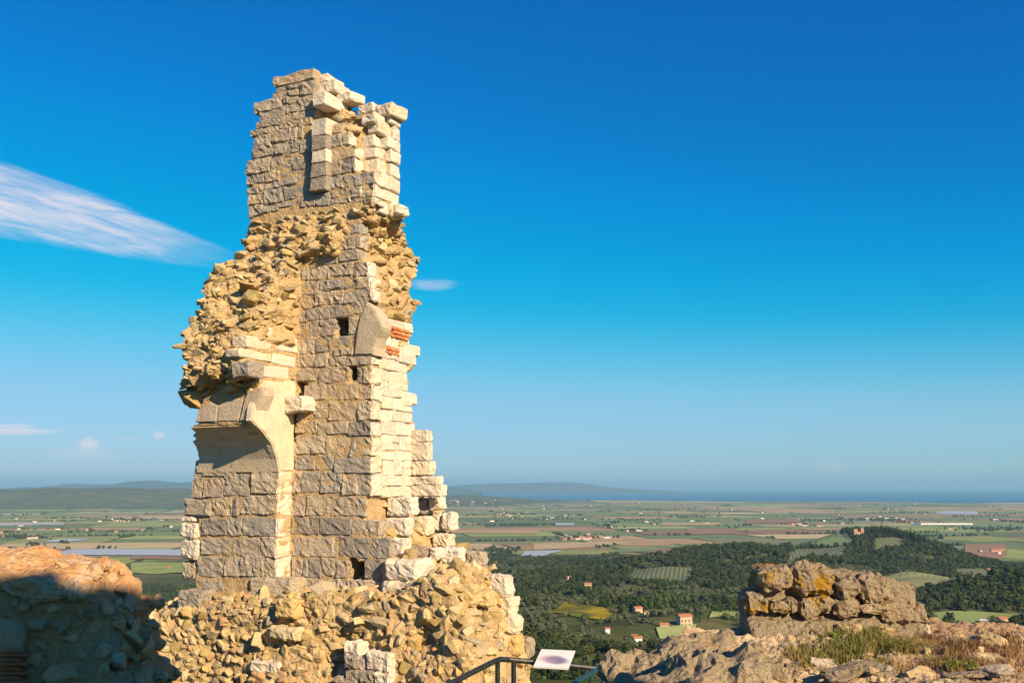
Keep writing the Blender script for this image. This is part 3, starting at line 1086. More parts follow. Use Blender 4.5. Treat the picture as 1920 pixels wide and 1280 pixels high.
wallb = empty('rubble_wall', W(0, -0.5, ZW), -TH)
tag(wallb, 'rubble stone wall under the tower, sunlit, with stepped white blocks at its right end', 'wall')
bu0 = onF(40, 1200, -0.8)[0]
b_me, BV, BQ = voxel_mesh('rubble_core', base_occ, (bu0, -1.3, ZW), (float(base_corner(-3)) + 0.4, 2.4, zF(1060, 850) + 0.1), 0.055, MORTAR, smooth=2,
                          disp=((1.7, 0.05), (5.5, 0.06), (13.0, 0.035)))
OFFB = Vector((0, 0.5, -ZW))
obj('rubble_core', b_me, wallb, OFFB)
BB = []


def bblock(r_, d, dp, mat, amp=0.028):
    x0, y0, x1, y1 = (300 + r_[0] / 2.667, 1020 + r_[1] / 2.667, 300 + r_[2] / 2.667, 1020 + r_[3] / 2.667)
    u0, za = onF(x0, (y0 + y1) / 2, d)
    u1, _ = onF(x1, (y0 + y1) / 2, d)
    za = onF((x0 + x1) / 2, y1, d)[1]
    zb = onF((x0 + x1) / 2, y0, d)[1]
    me = block_mesh('ashlar_block', u1 - u0, dp, zb - za, mat, rnd=0.045, amp=amp)
    obj('ashlar_block', me, wallb, Vector(((u0 + u1) / 2, d + dp / 2, (za + zb) / 2)) + OFFB, tuple(R(random.uniform(-3, 3)) for _ in range(3)))
    BB.append((u0, u1, d, d + dp, za, zb))


for r_, d, dp, mt in (((1620, 152, 1735, 262), 0.45, 0.26, PALE), ((1665, 262, 1758, 372), 0.45, 0.26, PALE), ((1705, 362, 1782, 452), 0.4, 0.26, PALE), ((1310, 165, 1400, 275), -0.62, 0.3, PALE),
                     ((1410, 205, 1560, 310), -0.45, 0.3, RUBBLE), ((1550, 240, 1640, 320), -0.2, 0.3, RUBBLE), ((1020, 540, 1145, 640), -0.93, 0.35, PALE), ((915, 560, 1020, 630), -0.93, 0.3, ASHLAR),
                     ((925, 628, 1060, 690), -0.95, 0.3, ASHLAR), ((1062, 640, 1150, 700), -0.95, 0.3, PALE), ((915, 490, 1000, 560), -0.88, 0.3, PALE), ((445, 585, 600, 650), -0.95, 0.25, PALE),
                     ((1395, 310, 1520, 385), -0.5, 0.3, RUBBLE), ((570, 275, 665, 375), -0.92, 0.3, RUBBLE), ((540, 415, 680, 482), -0.98, 0.3, RUBBLE), ((870, 665, 985, 730), -0.97, 0.3, ASHLAR),
                     ((1715, 455, 1785, 560), 0.38, 0.26, RUBBLE), ((1790, 470, 1840, 570), 0.75, 0.26, ASHLAR)):
    bblock(r_, d, dp, mt)
BBX = np.array(BB)


def base_spacing(p_, nn):
    u, d, z = p_
    g = 0.0
    if ((BBX[:, 0] - g < u) & (u < BBX[:, 1] + g) & (BBX[:, 2] - g < d) & (d < BBX[:, 3] + g) & (BBX[:, 4] - g < z) & (z < BBX[:, 5] + g)).any():
        return None
    wn = AU * nn[0] + AD * nn[1] + Vector((0, 0, nn[2]))
    wp = W(u, d, z)
    if wn.dot(-wp.normalized()) < -0.2 or z < -3.3:
        return None
    left = u < onF(420, 1200, -0.8)[0]
    return (0.165 if left else 0.16) + 0.07 * noise.noise(wp * 2.0)


bs = surface_samples(BV, BQ, base_spacing, 20000, 21)
ROCKS2 = rock_set(RUBBLE, 24, 400)
place_rocks(bs, ROCKS2, wallb, 'rubble_stone', 300, vis_local, 31, dims=(1.45, 1.1, 0.85), out=-0.08, tilt=0.36, base=OFFB)

# ------------------------------------------------------------------ old wall at the left, its front in shade
LWX1 = -3.95
LWF, LWB = 9.7, 10.7


def lw_top(x, y):
    t = np.interp(x, [-7.5, -5.4, -5.0, -4.75, -4.45, -4.3, -4.12, -3.98], [-0.70, -0.72, -0.72, -0.78, -0.80, -0.82, -0.95, -1.12])
    return t - 0.10 * ((y - 10.35) / 0.5) ** 2


def lw_occ(x, y, z):
    end = LWX1 - 0.18 * np.clip((y - LWF) * -1 + 0.55, 0, 1) + np.where(z < -1.22, 0.12, 0.0) - 0.05 * np.sin(z * 17)
    step = np.where(z < -1.45, 0.3 * np.clip((-1.45 - z) / 0.9, 0, 1), 0.0)
    return (z < lw_top(x, y)) & (y > LWF - step) & (y < LWB) & (x < end + step) & (x > -7.4) & (z > -3.2)


lwall = empty('shaded_wall', (-5.5, 10.2, -3.2))
tag(lwall, 'old rubble wall at the left with orange mortar cap, front in deep shade', 'wall')
OFFL = Vector((5.5, -10.2, 3.2))
SHADEM = stone_mat('old_wall_mortar', [(0.58, 0.33, 0.15), (0.58, 0.33, 0.15)], fine=(14.0, 0.6), dist=0.05, blotch=0.6)
l_me, LV, LQ = voxel_mesh('wall_body', lw_occ, (-7.5, 9.2, -3.25), (-3.4, 10.8, -0.5), 0.05, SHADEM, smooth=2, disp=((1.6, 0.05), (5.0, 0.035), (14.0, 0.012)))
obj('wall_body', l_me, lwall, OFFL)


def cap_occ(x, y, z):
    t = lw_top(x, y)
    return (z < t + 0.06) & (z > t - 0.10 - 0.05 * np.sin(x * 5)) & (y > LWF - 0.03) & (y < LWB + 0.03) & (x < -4.22 + 0.04 * np.sin(y * 6)) & (x > -7.4)


c_me, KV, KQ = voxel_mesh('mortar_cap', cap_occ, (-7.5, 9.2, -1.6), (-3.8, 10.9, -0.4), 0.035, CAPM, smooth=3, disp=((2.2, 0.04), (6.0, 0.04), (12, 0.03), (26, 0.014)), shade=False)
obj('mortar_cap', c_me, lwall, OFFL)
ROCKS3 = rock_set(GREYR, 16, 700)


def lw_spacing(p_, nn):
    wp = Vector(p_)
    if Vector(nn).dot(-wp.normalized()) < 0.0 or nn[2] > 0.8 and p_[2] > -1.2 or p_[0] < -6.3:
        return None
    if nn[0] > 0.6:
        return 0.2
    return 0.21 + 0.08 * noise.noise(wp * 1.7)


place_rocks(surface_samples(LV, LQ, lw_spacing, 6000, 3), ROCKS3, lwall, 'rubble_stone', 260, lambda s: s[2], 41, dims=(1.3, 0.9, 0.85), out=-0.02, tilt=0.3, base=OFFL)
brk = block_mesh('brick', 0.26, 0.12, 0.05, BRICK, rnd=0.01, amp=0.006, seed=5)
for k in range(9):
    p_ = at_y(14 + (k % 2) * 10, 1218 + k * 8.5, LWF - 0.16)
    obj('brick', brk, lwall, p_ + OFFL, (0, 0, R(random.uniform(-3, 3))))

# ------------------------------------------------------------------ unseen wall added behind the viewpoint, its top shaped to shade the left corner
SH = Vector((SUN.x, SUN.y, 0)).normalized()
SPd = Vector((-SH.y, SH.x, 0))      # level, across the sunlight
TAN = math.tan(se)


def sun_pt(p_, t):
    """walk t metres (level) from p_ towards the sun"""
    return Vector((p_.x + SH.x * t, p_.y + SH.y * t, p_.z + TAN * t))


TC = 6.0
def on_base(px, py):
    uu, zz = onF(px, py, -0.85)
    return W(uu, -0.85, zz)


qe = on_base(290, 1216)              # right limit of the shade on the rubble wall
qt = at_y(118, 1090, 9.70)           # top limit of the shade on the old wall
a_edge = SPd.dot(qe) - 0.5
z_edge = sun_pt(qt, TC - SH.dot(Vector((qt.x, qt.y, 0)))).z
qe2 = sun_pt(qe, TC - SH.dot(Vector((qe.x, qe.y, 0))))
shw = empty('shade_caster', SH * TC + SPd * (a_edge - 2.5) + Vector((0, 0, -3.2)), math.atan2(SPd.y, SPd.x))
tag(shw, 'unseen wall added behind the viewpoint to cast shade on the left corner', 'wall')
q1 = sun_pt(at_y(150, 1140, 9.65), TC - SH.dot(at_y(150, 1140, 9.65).to_2d().to_3d()))
q2 = sun_pt(on_base(240, 1172), TC - SH.dot(on_base(240, 1172).to_2d().to_3d()))
q3 = sun_pt(at_y(236, 1140, 10.4), TC - SH.dot(at_y(236, 1140, 10.4).to_2d().to_3d()))
prof = sorted([(SPd.dot(q1), q1.z), (SPd.dot(q3), q3.z), (SPd.dot(q3) + 0.35, q3.z), (SPd.dot(q2), q2.z), (SPd.dot(qt), z_edge), (a_edge, qe2.z), (a_edge - 9, z_edge + 0.7)])
pa = np.array(prof)


def ow_occ(x, y, z):
    a = x + (a_edge - 2.5)
    top = np.interp(a, pa[:, 0], pa[:, 1]) + 3.2
    return (z < top) & (np.abs(y) < 0.5) & (a < a_edge) & (a > a_edge - 8.5)


o_me, OV, OQ = voxel_mesh('wall_body', ow_occ, (-7, -0.7, 0), (3, 0.7, 14), 0.12, ASHLAR, smooth=2, disp=((1.5, 0.08),))
obj('wall_body', o_me, shw)

# ------------------------------------------------------------------ stone terrace at the lower right
ZT = -1.12
TX0, TX1, TY0, TY1 = 0.5, 9.0, 3.6, 8.3
NX, NY = 340, 230
DRY = None
m_, n, b = principled('terrace_ground')
p = pos(n)
n1, n2, n3 = n.noise(p, 2.3, 6, 0.65), n.noise(p, 11.0, 6, 0.7), n.noise(p, 60.0, 4, 0.7)
sepx = n.n('ShaderNodeSeparateXYZ', {0: p})
rockc = n.mix(n.sstep(n2, 0.4, 0.65), (0.52, 0.39, 0.23, 1), (0.29, 0.20, 0.11, 1))
dirt = n.mix(n.sstep(n3, 0.4, 0.65), (0.34, 0.22, 0.12, 1), (0.24, 0.15, 0.09, 1))
rk = n.m('ADD', n1, n.m('MULTIPLY', n.sstep(sepx.outputs[0], 2.9, 1.2), 0.35))
c = n.mix(n.sstep(rk, 0.52, 0.66), dirt, rockc)
n.put(b.inputs['Base Color'], c)
b.inputs['Roughness'].default_value = 0.95
bp = n.n('ShaderNodeBump', {'Strength': 0.8, 'Distance': 0.03, 'Height': n.m('ADD', n2, n.m('MULTIPLY', n3, 0.4))})
n.put(b.inputs['Normal'], bp.outputs[0])
TERRM = m_


def terr_edges(y):
    """left edge of the terrace: a ragged outline stepping back"""
    return np.interp(y, [3.5, 5.2, 6.2, 6.45, 6.9, 7.3, 7.6, 8.4], [0.75, 0.98, 1.05, 1.12, 1.15, 1.25, 1.55, 2.0])


def terr_z(x, y):
    v = Vector((x, y, 0.3))
    z = ZT + 0.05 * noise.noise(v * 1.1) + 0.035 * noise.noise(v * 3.1) + 0.032 * noise.noise(v * 8) + 0.02 * noise.noise(v * 19) + 0.012 * noise.noise(v * 41)
    # stepped beds of rock towards the left edge
    k = float(np.interp(x, [0.9, 1.6, 2.4], [1, 0.6, 0.0]))
    bed = math.floor((y - 4.0 + 0.35 * noise.noise(v * 1.7) + 0.1 * x) / 0.55) * 0.55 + 4.0 - y
    z += k * (0.16 * (-bed) / 0.55 - 0.10)
    z += 0.05 * max(0, 5.6 - y) * -1.0
    z += 0.06 * float(np.interp(x, [1.9, 2.4, 3.6, 4.2], [0, 1, 1, 0.2])) * float(np.interp(y, [6.2, 7.2, 8.0], [0, 1, 1]))
    z -= max(0.0, y - 7.95) * 0.8
    return z


Vv, Ff = [], []
for j in range(NY + 1):
    y = TY0 + (TY1 - TY0) * j / NY
    xe = float(terr_edges(y)) + 0.07 * noise.noise(Vector((0, y * 3, 2))) + 0.04 * noise.noise(Vector((0, y * 9, 5)))
    for i in range(NX + 1):
        x = xe + (TX1 - xe) * (i / NX) ** 1.5
        Vv.append((x, y, terr_z(x, y)))
for j in range(NY):
    for i in range(NX):
        a = j * (NX + 1) + i
        Ff.append((a, a + 1, a + NX + 2, a + NX + 1))
nb = len(Vv)
# rough side faces: left and far
levels = 14
col = [j * (NX + 1) for j in range(NY + 1)] + [NY * (NX + 1) + i for i in range(1, NX + 1)]
rows = [col]
for l in range(1, levels + 1):
    r_ = []
    for k, vi in enumerate(col):
        x, y, z = Vv[vi]
        dz_ = l * 0.15
        v = Vector((x * 2, y * 2, z - dz_))
        r_.append(len(Vv))
        nx = noise.noise(v * 2.2) * 0.10 + noise.noise(v * 6) * 0.04
        Vv.append((x - 0.05 * math.sin(l * 0.5) + nx if k <= NY else x, y + (0.1 + nx if k > NY else 0), z - dz_))
    rows.append(r_)
for l in range(levels):
    for k in range(len(col) - 1):
        Ff.append((rows[l][k], rows[l][k + 1], rows[l + 1][k + 1], rows[l + 1][k]))
terr = obj('terrace', mesh('terrace', Vv, Ff, TERRM))
tag(terr, kind='structure')


def on_terr(px, py):
    r = ray(px, py)
    zz = ZT
    for _ in range(6):
        p_ = r * (zz / r.z)
        zz = terr_z(p_.x, p_.y)
    return r * (zz / r.z)


def step_occ(x, y, z):
    top = np.interp(x, [0.55, 0.7, 0.82, 0.95, 1.05, 1.3], [-1.26, -1.18, -1.2, -1.13, -1.06, -1.02]) - 0.05 * np.sin(y * 9)
    return (z < top) & (z > -3.1) & (x > 0.66 + 0.05 * np.sin(z * 7)) & (x < 1.5) & (y > 5.75 + 0.05 * np.sin(x * 11)) & (y < 6.75)


s_me, _, _ = voxel_mesh('rock_step', step_occ, (0.4, 5.5, -3.15), (1.6, 6.9, -0.9), 0.035, LEDGE, smooth=2, disp=((3, 0.07), (8, 0.06), (18, 0.03)))
obj('rock_step', s_me, terr)

# low ruined wall of lichen-grown blocks on the terrace
lowY = 7.35
lw = empty('low_wall', at_y(1570, 1190, lowY))
tag(lw, 'low remnant of weathered blocks with yellow lichen on the terrace', 'wall')
LB = [(1424, 1063, 1491, 1117), (1493, 1061, 1571, 1124), (1573, 1079, 1617, 1126), (1617, 1083, 1671, 1132), (1396, 1115, 1442, 1150), (1443, 1117, 1483, 1149), (1484, 1120, 1499, 1146), (1498, 1119, 1566, 1157),
      (1562, 1122, 1612, 1158), (1610, 1128, 1660, 1155), (1655, 1128, 1744, 1172), (1612, 1108, 1624, 1124)]
for i, (x0, y0, x1, y1) in enumerate(LB):
    a = at_y(x0 + 1.5, y1 - 1, lowY)
    c = at_y(x1 - 1.5, y0 + 1, lowY)
    dp = random.uniform(0.3, 0.42)
    big = (x1 - x0) > 30
    me = block_mesh('wall_block', c.x - a.x, dp, c.z - a.z, LICHEN if i not in (2, 11) else LEDGE, rnd=0.05 if big else 0.02, amp=0.03 if big else 0.01, jit=0.03 if big else 0.01, cell=0.035)
    o = obj('wall_block', me, lw, Vector(((a.x + c.x) / 2, lowY + dp / 2 + random.uniform(-0.03, 0.03), (a.z + c.z) / 2)) - lw.location, tuple(R(random.uniform(-3, 3)) for _ in range(3)))


def lwc_occ(x, y, z):
    x0, x1 = at_y(1405, 1200, lowY).x, at_y(1738, 1200, lowY).x
    top = np.interp(x, [x0, at_y(1430, 1, lowY).x, at_y(1560, 1, lowY).x, at_y(1665, 1, lowY).x, at_y(1700, 1, lowY).x, x1],
                    [at_y(1400, 1122, lowY).z, at_y(1430, 1072, lowY).z, at_y(1560, 1075, lowY).z, at_y(1660, 1100, lowY).z, at_y(1700, 1135, lowY).z, at_y(1738, 1140, lowY).z])
    foot = np.clip((-0.93 - z) / 0.18, 0, 1) * 0.24
    return (x > x0) & (x < x1) & (z < top) & (z > ZT - 0.15) & (y > lowY + 0.14 - foot) & (y < lowY + 0.36)


m2, V2, Q2 = voxel_mesh('rubble_core', lwc_occ, (1.4, 6.9, -1.35), (3.5, 8.0, -0.5), 0.03, LEDGE, smooth=2, disp=((4, 0.015), (12, 0.012), (30, 0.008)))
obj('rubble_core', m2, lw, -lw.location)

LROCK = [rock_mesh('loose_stone', LOOSE, 900 + i, n=16, box=0.5) for i in range(14)]


def noisy_rock(seed, mat):
    me = rock_mesh('field_stone', mat, seed, n=22, box=0.5)
    bm = bmesh.new()
    bm.from_mesh(me)
    bmesh.ops.subdivide_edges(bm, edges=bm.edges, cuts=2, use_grid_fill=True)
    for v in bm.verts:
        k = v.co * 5 + Vector((seed, 0, 0))
        v.co += v.co.normalized() * (0.07 * noise.noise(k) + 0.05 * noise.noise(k * 2.3))
    bm.to_mesh(me)
    bm.free()
    return me


NROCK = [noisy_rock(950 + i, LOOSE if i % 3 else LEDGE) for i in range(9)]
rs = random.Random(77)


def stone_on(px, py, wpx, hpx, label, sink=0.25, meshes=NROCK, group=None, depth=1.0):
    p_ = on_terr(px, py)
    s = wpx / FPX * p_.length
    h = hpx / FPX * p_.length
    o = obj('loose_stone', rs.choice(meshes), None, p_ + Vector((0, 0, h * (0.5 - sink))), (R(rs.uniform(-12, 12)), R(rs.uniform(-12, 12)), R(rs.uniform(0, 360))))
    m4 = rs.uniform(0.8, 1.15) * depth
    o.rotation_euler[2] = R(rs.uniform(-25, 25))
    o.scale = (s * 1.05, s * m4, h * 1.25)
    tag(o, label, 'stone', group)
    return o


stone_on(1394, 1190, 36, 22, 'tilted ochre stone lying left of the low lichen wall')
stone_on(1435, 1194, 34, 22, 'pointed ochre stone in front of the low wall left end')
stone_on(1441, 1176, 42, 26, 'squarish stone at the foot of the low wall left corner')
stone_on(1490, 1180, 30, 26, 'upright ochre stone below the low wall second block')
stone_on(1533, 1192, 34, 16, 'flat pale stone in front of the low wall middle')
stone_on(1592, 1185, 44, 20, 'brown slab lying under the low wall middle')
stone_on(1650, 1188, 60, 20, 'broad grey slab leaning below the low wall right part')
stone_on(1690, 1180, 50, 28, 'wedge shaped ochre stone under the low wall right end')
stone_on(1730, 1190, 26, 24, 'small upright stone at the right foot of the low wall')
stone_on(1480, 1218, 34, 16, 'flat orange stone beside the green weeds')
stone_on(1445, 1276, 62, 44, 'large rounded ochre boulder at the bottom edge')
stone_on(1482, 1272, 28, 34, 'grey stone leaning right of the large ochre boulder')
stone_on(1860, 1205, 50, 20, 'long ochre stone at the terrace far edge')
stone_on(1905, 1210, 26, 28, 'squarish ochre stone at the right picture edge')
stone_on(1828, 1205, 20, 14, 'small pale stone on the terrace far edge')
stone_on(1798, 1205, 36, 10, 'thin flat slab on the terrace far edge')
stone_on(1555, 1254, 90, 22, 'wide grey slab half sunk in the terrace')
stone_on(1640, 1262, 100, 20, 'long pale rock ridge at the terrace front')
stone_on(1580, 1272, 80, 26, 'pitted pale rock at the bottom of the terrace')
stone_on(1720, 1268, 70, 18, 'low brown slab at the terrace front')
stone_on(1800, 1274, 70, 16, 'flat stone near the bottom right corner')
stone_on(1870, 1262, 60, 14, 'sunken ochre slab near the right edge')
stone_on(1345, 1225, 110, 22, 'long pitted ledge stone with overhang on the terrace left')
stone_on(1330, 1255, 140, 30, 'broad flat ledge stone at the terrace left front')
for k in range(46):
    px, py = rs.uniform(1290, 1915), rs.uniform(1186, 1280)
    sz = rs.uniform(8, 22)
    stone_on(px, py, sz, sz * rs.uniform(0.35, 0.7), 'small broken stone scattered on the terrace', 0.3, LROCK, 'small stones on the terrace')

# ------------------------------------------------------------------ grass and weeds on the terrace
GM = []
for nm, c1, c2 in (('dry_grass', (0.42, 0.27, 0.09), (0.30, 0.18, 0.07)), ('green_grass', (0.16, 0.20, 0.035), (0.24, 0.22, 0.05)), ('weed_leaf', (0.13, 0.20, 0.03), (0.20, 0.24, 0.05)), ('rust_grass', (0.30, 0.15, 0.08), (0.22, 0.12, 0.07))):
    m_, n, b = principled(nm)
    isl = n.n('ShaderNodeNewGeometry').outputs['Random Per Island']
    n.put(b.inputs['Base Color'], n.mix(isl, (*c1, 1), (*c2, 1)))
    b.inputs['Roughness'].default_value = 0.8
    b.inputs['Subsurface Weight'].default_value = 0.0
    tr = n.n('ShaderNodeBsdfTranslucent', {'Color': (*c1, 1)})
    mx = n.n('ShaderNodeMixShader', {0: 0.3, 1: b.outputs[0], 2: tr.outputs[0]})
    out = [x for x in n.t.nodes if x.type == 'OUTPUT_MATERIAL'][0]
    n.put(out.inputs[0], mx.outputs[0])
    GM.append(m_)


def grass(name, spots, mat, hmin, hmax, seed, label, wd=0.0035):
    rr = random.Random(seed)
    V, F = [], []
    for (x, y) in spots:
        z = terr_z(x, y)
        h = rr.uniform(hmin, hmax)
        a = rr.uniform(0, 6.28)
        lx, ly = rr.gauss(0, 0.35) * h, rr.gauss(0, 0.35) * h
        dx_, dy_ = math.cos(a) * wd, math.sin(a) * wd
        b = len(V)
        V += [(x - dx_, y - dy_, z - 0.01), (x + dx_, y + dy_, z - 0.01), (x + lx * 0.4 + dx_ * 0.7, y + ly * 0.4 + dy_ * 0.7, z + h * 0.6), (x + lx * 0.4 - dx_ * 0.7, y + ly * 0.4 - dy_ * 0.7, z + h * 0.6), (x + lx, y + ly, z + h)]
        F += [(b, b + 1, b + 2, b + 3), (b + 3, b + 2, b + 4)]
    o = obj(name, mesh(name, V, F, mat))
    tag(o, label, 'grass', kind='stuff')


def spots_px(n_, fn, seed):
    rr = random.Random(seed)
    out = []
    while len(out) < n_:
        px, py = fn(rr)
        p_ = on_terr(px, py)
        x, y = p_.x + rr.gauss(0, 0.03), p_.y + rr.gauss(0, 0.03)
        if noise.noise(Vector((x * 3.5, y * 3.5, 1))) > 0.02 + rr.gauss(0, 0.12):
            out.append((x, y))
    return out


grass('dry_grass', spots_px(2400, lambda r: (r.uniform(1480, 1920), r.triangular(1195, 1268, 1232)), 1), GM[0], 0.015, 0.06, 2, 'dry straw coloured grass growing on the terrace')
grass('rust_grass', spots_px(3000, lambda r: (r.triangular(1640, 1920, 1850), r.triangular(1192, 1262, 1220)), 3), GM[3], 0.015, 0.06, 4, 'rusty brown dead grass on the right of the terrace')
grass('green_grass', spots_px(2600, lambda r: (r.triangular(1470, 1850, 1600), r.triangular(1200, 1255, 1222)), 5), GM[1], 0.02, 0.07, 6, 'green grass among the dry stalks on the terrace')


def weed(px, py, h, n_, label, seed):
    rr = random.Random(seed)
    p_ = on_terr(px, py)
    root = empty('weed_plant', p_)
    tag(root, label, 'plant', 'green weeds on the terrace')
    V, F, SV, SF = [], [], [], []
    for k in range(n_):
        a = rr.uniform(0, 6.28)
        l = h * rr.uniform(0.5, 1.0)
        base = Vector((rr.gauss(0, h * 0.35), rr.gauss(0, h * 0.2), -0.01))
        tip = base + Vector((math.cos(a) * l * 0.3, math.sin(a) * l * 0.3, l))
        b = len(SV)
        SV += [base + Vector((-0.002, 0, 0)), base + Vector((0.002, 0, 0)), tip + Vector((0.001, 0, 0)), tip + Vector((-0.001, 0, 0))]
        SF.append((b, b + 1, b + 2, b + 3))
        for j in range(7):
            c = base.lerp(tip, 0.3 + 0.7 * j / 6)
            d = Vector((rr.gauss(0, 1), rr.gauss(0, 1), rr.gauss(0.2, 0.5))).normalized()
            s = d.cross(Vector((rr.gauss(0, 1), rr.gauss(0, 1), 1))).normalized()
            L_ = h * rr.uniform(0.16, 0.28)
            b = len(V)
            V += [c, c + d * L_ * 0.5 + s * L_ * 0.3, c + d * L_, c + d * L_ * 0.5 - s * L_ * 0.3]
            F.append((b, b + 1, b + 2, b + 3))
    obj('leaves', mesh('leaves', V, F, GM[2]), root)
    obj('stems', mesh('stems', SV, SF, GM[1]), root)


for k, (px, py, h, n_, lb) in enumerate(((1570, 1214, 0.12, 16, 'bushy green weed below the low wall, tallest of the weeds'), (1600, 1218, 0.11, 14, 'green weed right of the tallest weed'), (1640, 1222, 0.08, 10, 'low green weed in the middle of the dry grass'),
                                         (1702, 1218, 0.09, 8, 'green weed under the right end of the low wall'), (1790, 1256, 0.09, 12, 'green weed patch at the lower right of the terrace'), (1820, 1262, 0.08, 10, 'rightmost green weed near the bottom edge'),
                                         (1470, 1204, 0.08, 7, 'leftmost small weed near the ochre stones'), (1545, 1216, 0.10, 10, 'green weed just left of the tallest weed'), (1740, 1240, 0.07, 7, 'small weed between the dry grass and the front slabs'))):
    weed(px, py, h, n_, lb, 60 + k)

wr = random.Random(8)
for k in range(16):
    px, py = (wr.gauss(1620, 55), wr.gauss(1216, 7)) if k < 11 else (wr.gauss(1805, 22), wr.gauss(1254, 5))
    weed(px, py, wr.uniform(0.05, 0.09), wr.randrange(6, 12), 'small leafy weed in the dry grass below the low wall' if k < 11 else 'small leafy weed near the bottom right corner', 300 + k)

# ------------------------------------------------------------------ railing and information panel
RAILM = plain_mat('dark_steel', (0.035, 0.04, 0.04), (0.06, 0.06, 0.055), 20, rough=0.45, metallic=0.6, spec=0.5)
GREENM = plain_mat('green_painted_steel', (0.02, 0.06, 0.06), (0.03, 0.08, 0.075), 20, rough=0.4, metallic=0.3, spec=0.5)


def tube(name, pts, r, mat, parent, sides=10):
    V, F = [], []
    for i, p_ in enumerate(pts):
        p_ = Vector(p_)
        d = (Vector(pts[min(i + 1, len(pts) - 1)]) - Vector(pts[max(i - 1, 0)])).normalized()
        a = d.cross(Vector((0.13, 0.2, 1))).normalized()
        b = d.cross(a)
        for k in range(sides):
            t_ = 2 * math.pi * k / sides
            V.append(p_ + a * math.cos(t_) * r + b * math.sin(t_) * r)
    for i in range(len(pts) - 1):
        for k in range(sides):
            F.append((i * sides + k, i * sides + (k + 1) % sides, (i + 1) * sides + (k + 1) % sides, (i + 1) * sides + k))
    F.append(tuple(range(sides))[::-1])
    F.append(tuple((len(pts) - 1) * sides + k for k in range(sides)))
    return obj(name, mesh(name, V, F, mat, smooth=False), parent)


ra = at_y(935, 1236, 10.4)
rail = empty('railing', (ra.x, ra.y, -3.0))
tag(rail, 'dark metal handrail with posts at the foot of the ruin', 'railing')
off = -rail.location


def RP(px, py, Y):
    return at_y(px, py, Y) + off


tube('handrail', [RP(770, 1318, 9.2), RP(845, 1280, 9.7), RP(925, 1240, 10.3), RP(938, 1235, 10.42), RP(955, 1236, 10.5), RP(1040, 1244, 10.6), RP(1122, 1253, 10.7)], 0.028, RAILM, rail)
tube('handrail', [RP(1020, 1318, 9.3), RP(1080, 1279, 9.9), RP(1125, 1252, 10.6), RP(1132, 1251, 10.7)], 0.028, GREENM, rail)
for (px, py, Y) in ((933, 1238, 10.38), (963, 1239, 10.5), (1108, 1253, 10.65), (1131, 1253, 10.7), (860, 1274, 9.8), (1040, 1308, 9.5)):
    p_ = RP(px, py, Y)
    tube('post', [p_, Vector((p_.x, p_.y, 0.0))], 0.026, RAILM if px < 1050 else GREENM, rail)
tube('mid_rail', [RP(933, 1238, 10.38) - Vector((0, 0, 0.45)), RP(1131, 1253, 10.7) - Vector((0, 0, 0.45))], 0.015, RAILM, rail)

m_, n, b = principled('panel_print')
tcg = n.n('ShaderNodeTexCoord').outputs['Generated']
sp_ = n.n('ShaderNodeSeparateXYZ', {0: tcg})
nn_ = n.noise(tcg, 2.5, 2, 0.5)
ex = n.m('DIVIDE', n.m('SUBTRACT', sp_.outputs[0], 0.48), 0.36)
ey = n.m('DIVIDE', n.m('SUBTRACT', sp_.outputs[1], 0.42), 0.22)
dd_ = n.m('ADD', n.m('ADD', n.m('MULTIPLY', ex, ex), n.m('MULTIPLY', ey, ey)), n.m('MULTIPLY', n.m('SUBTRACT', nn_, 0.5), 0.9))
smudge = n.mix(n.sstep(n.m('ADD', sp_.outputs[0], n.m('MULTIPLY', nn_, 0.3)), 0.35, 0.75), (0.33, 0.18, 0.24, 1), (0.10, 0.08, 0.17, 1))
n.put(b.inputs['Base Color'], n.mix(n.m('MULTIPLY', n.sstep(dd_, 1.25, 0.2), 0.85), (0.60, 0.60, 0.60, 1), smudge))
b.inputs['Roughness'].default_value = 0.35
PANM = m_
PB = [at_y(1000, 1248, 10.35), at_y(1066, 1252, 10.38), at_y(1079, 1219, 10.72), at_y(1015, 1216, 10.69)]
ctr = sum(PB, Vector()) / 4
sign = empty('information_panel', Vector((ctr.x, ctr.y, ctr.z - 0.12)))
tag(sign, 'tilted white information panel mounted on the dark railing', 'sign')
nrm_ = (PB[1] - PB[0]).cross(PB[3] - PB[0]).normalized()
pv = [p_ - sign.location for p_ in PB] + [p_ - sign.location - nrm_ * 0.02 for p_ in PB]
obj('panel_board', mesh('panel_board', pv, [(0, 1, 2, 3), (7, 6, 5, 4), (0, 4, 5, 1), (1, 5, 6, 2), (2, 6, 7, 3), (3, 7, 4, 0)], PANM), sign)
for k in (0.3, 0.7):
    c = PB[0].lerp(PB[1], k).lerp(PB[3].lerp(PB[2], k), 0.5) - sign.location
    tube('bracket', [c - nrm_ * 0.018, c - nrm_ * 0.02 + Vector((0, 0.0, -0.14))], 0.014, RAILM, sign)
# ------------------------------------------------------------------ land: castle hill, wooded slopes, plain, coast
PLAIN = -200.0


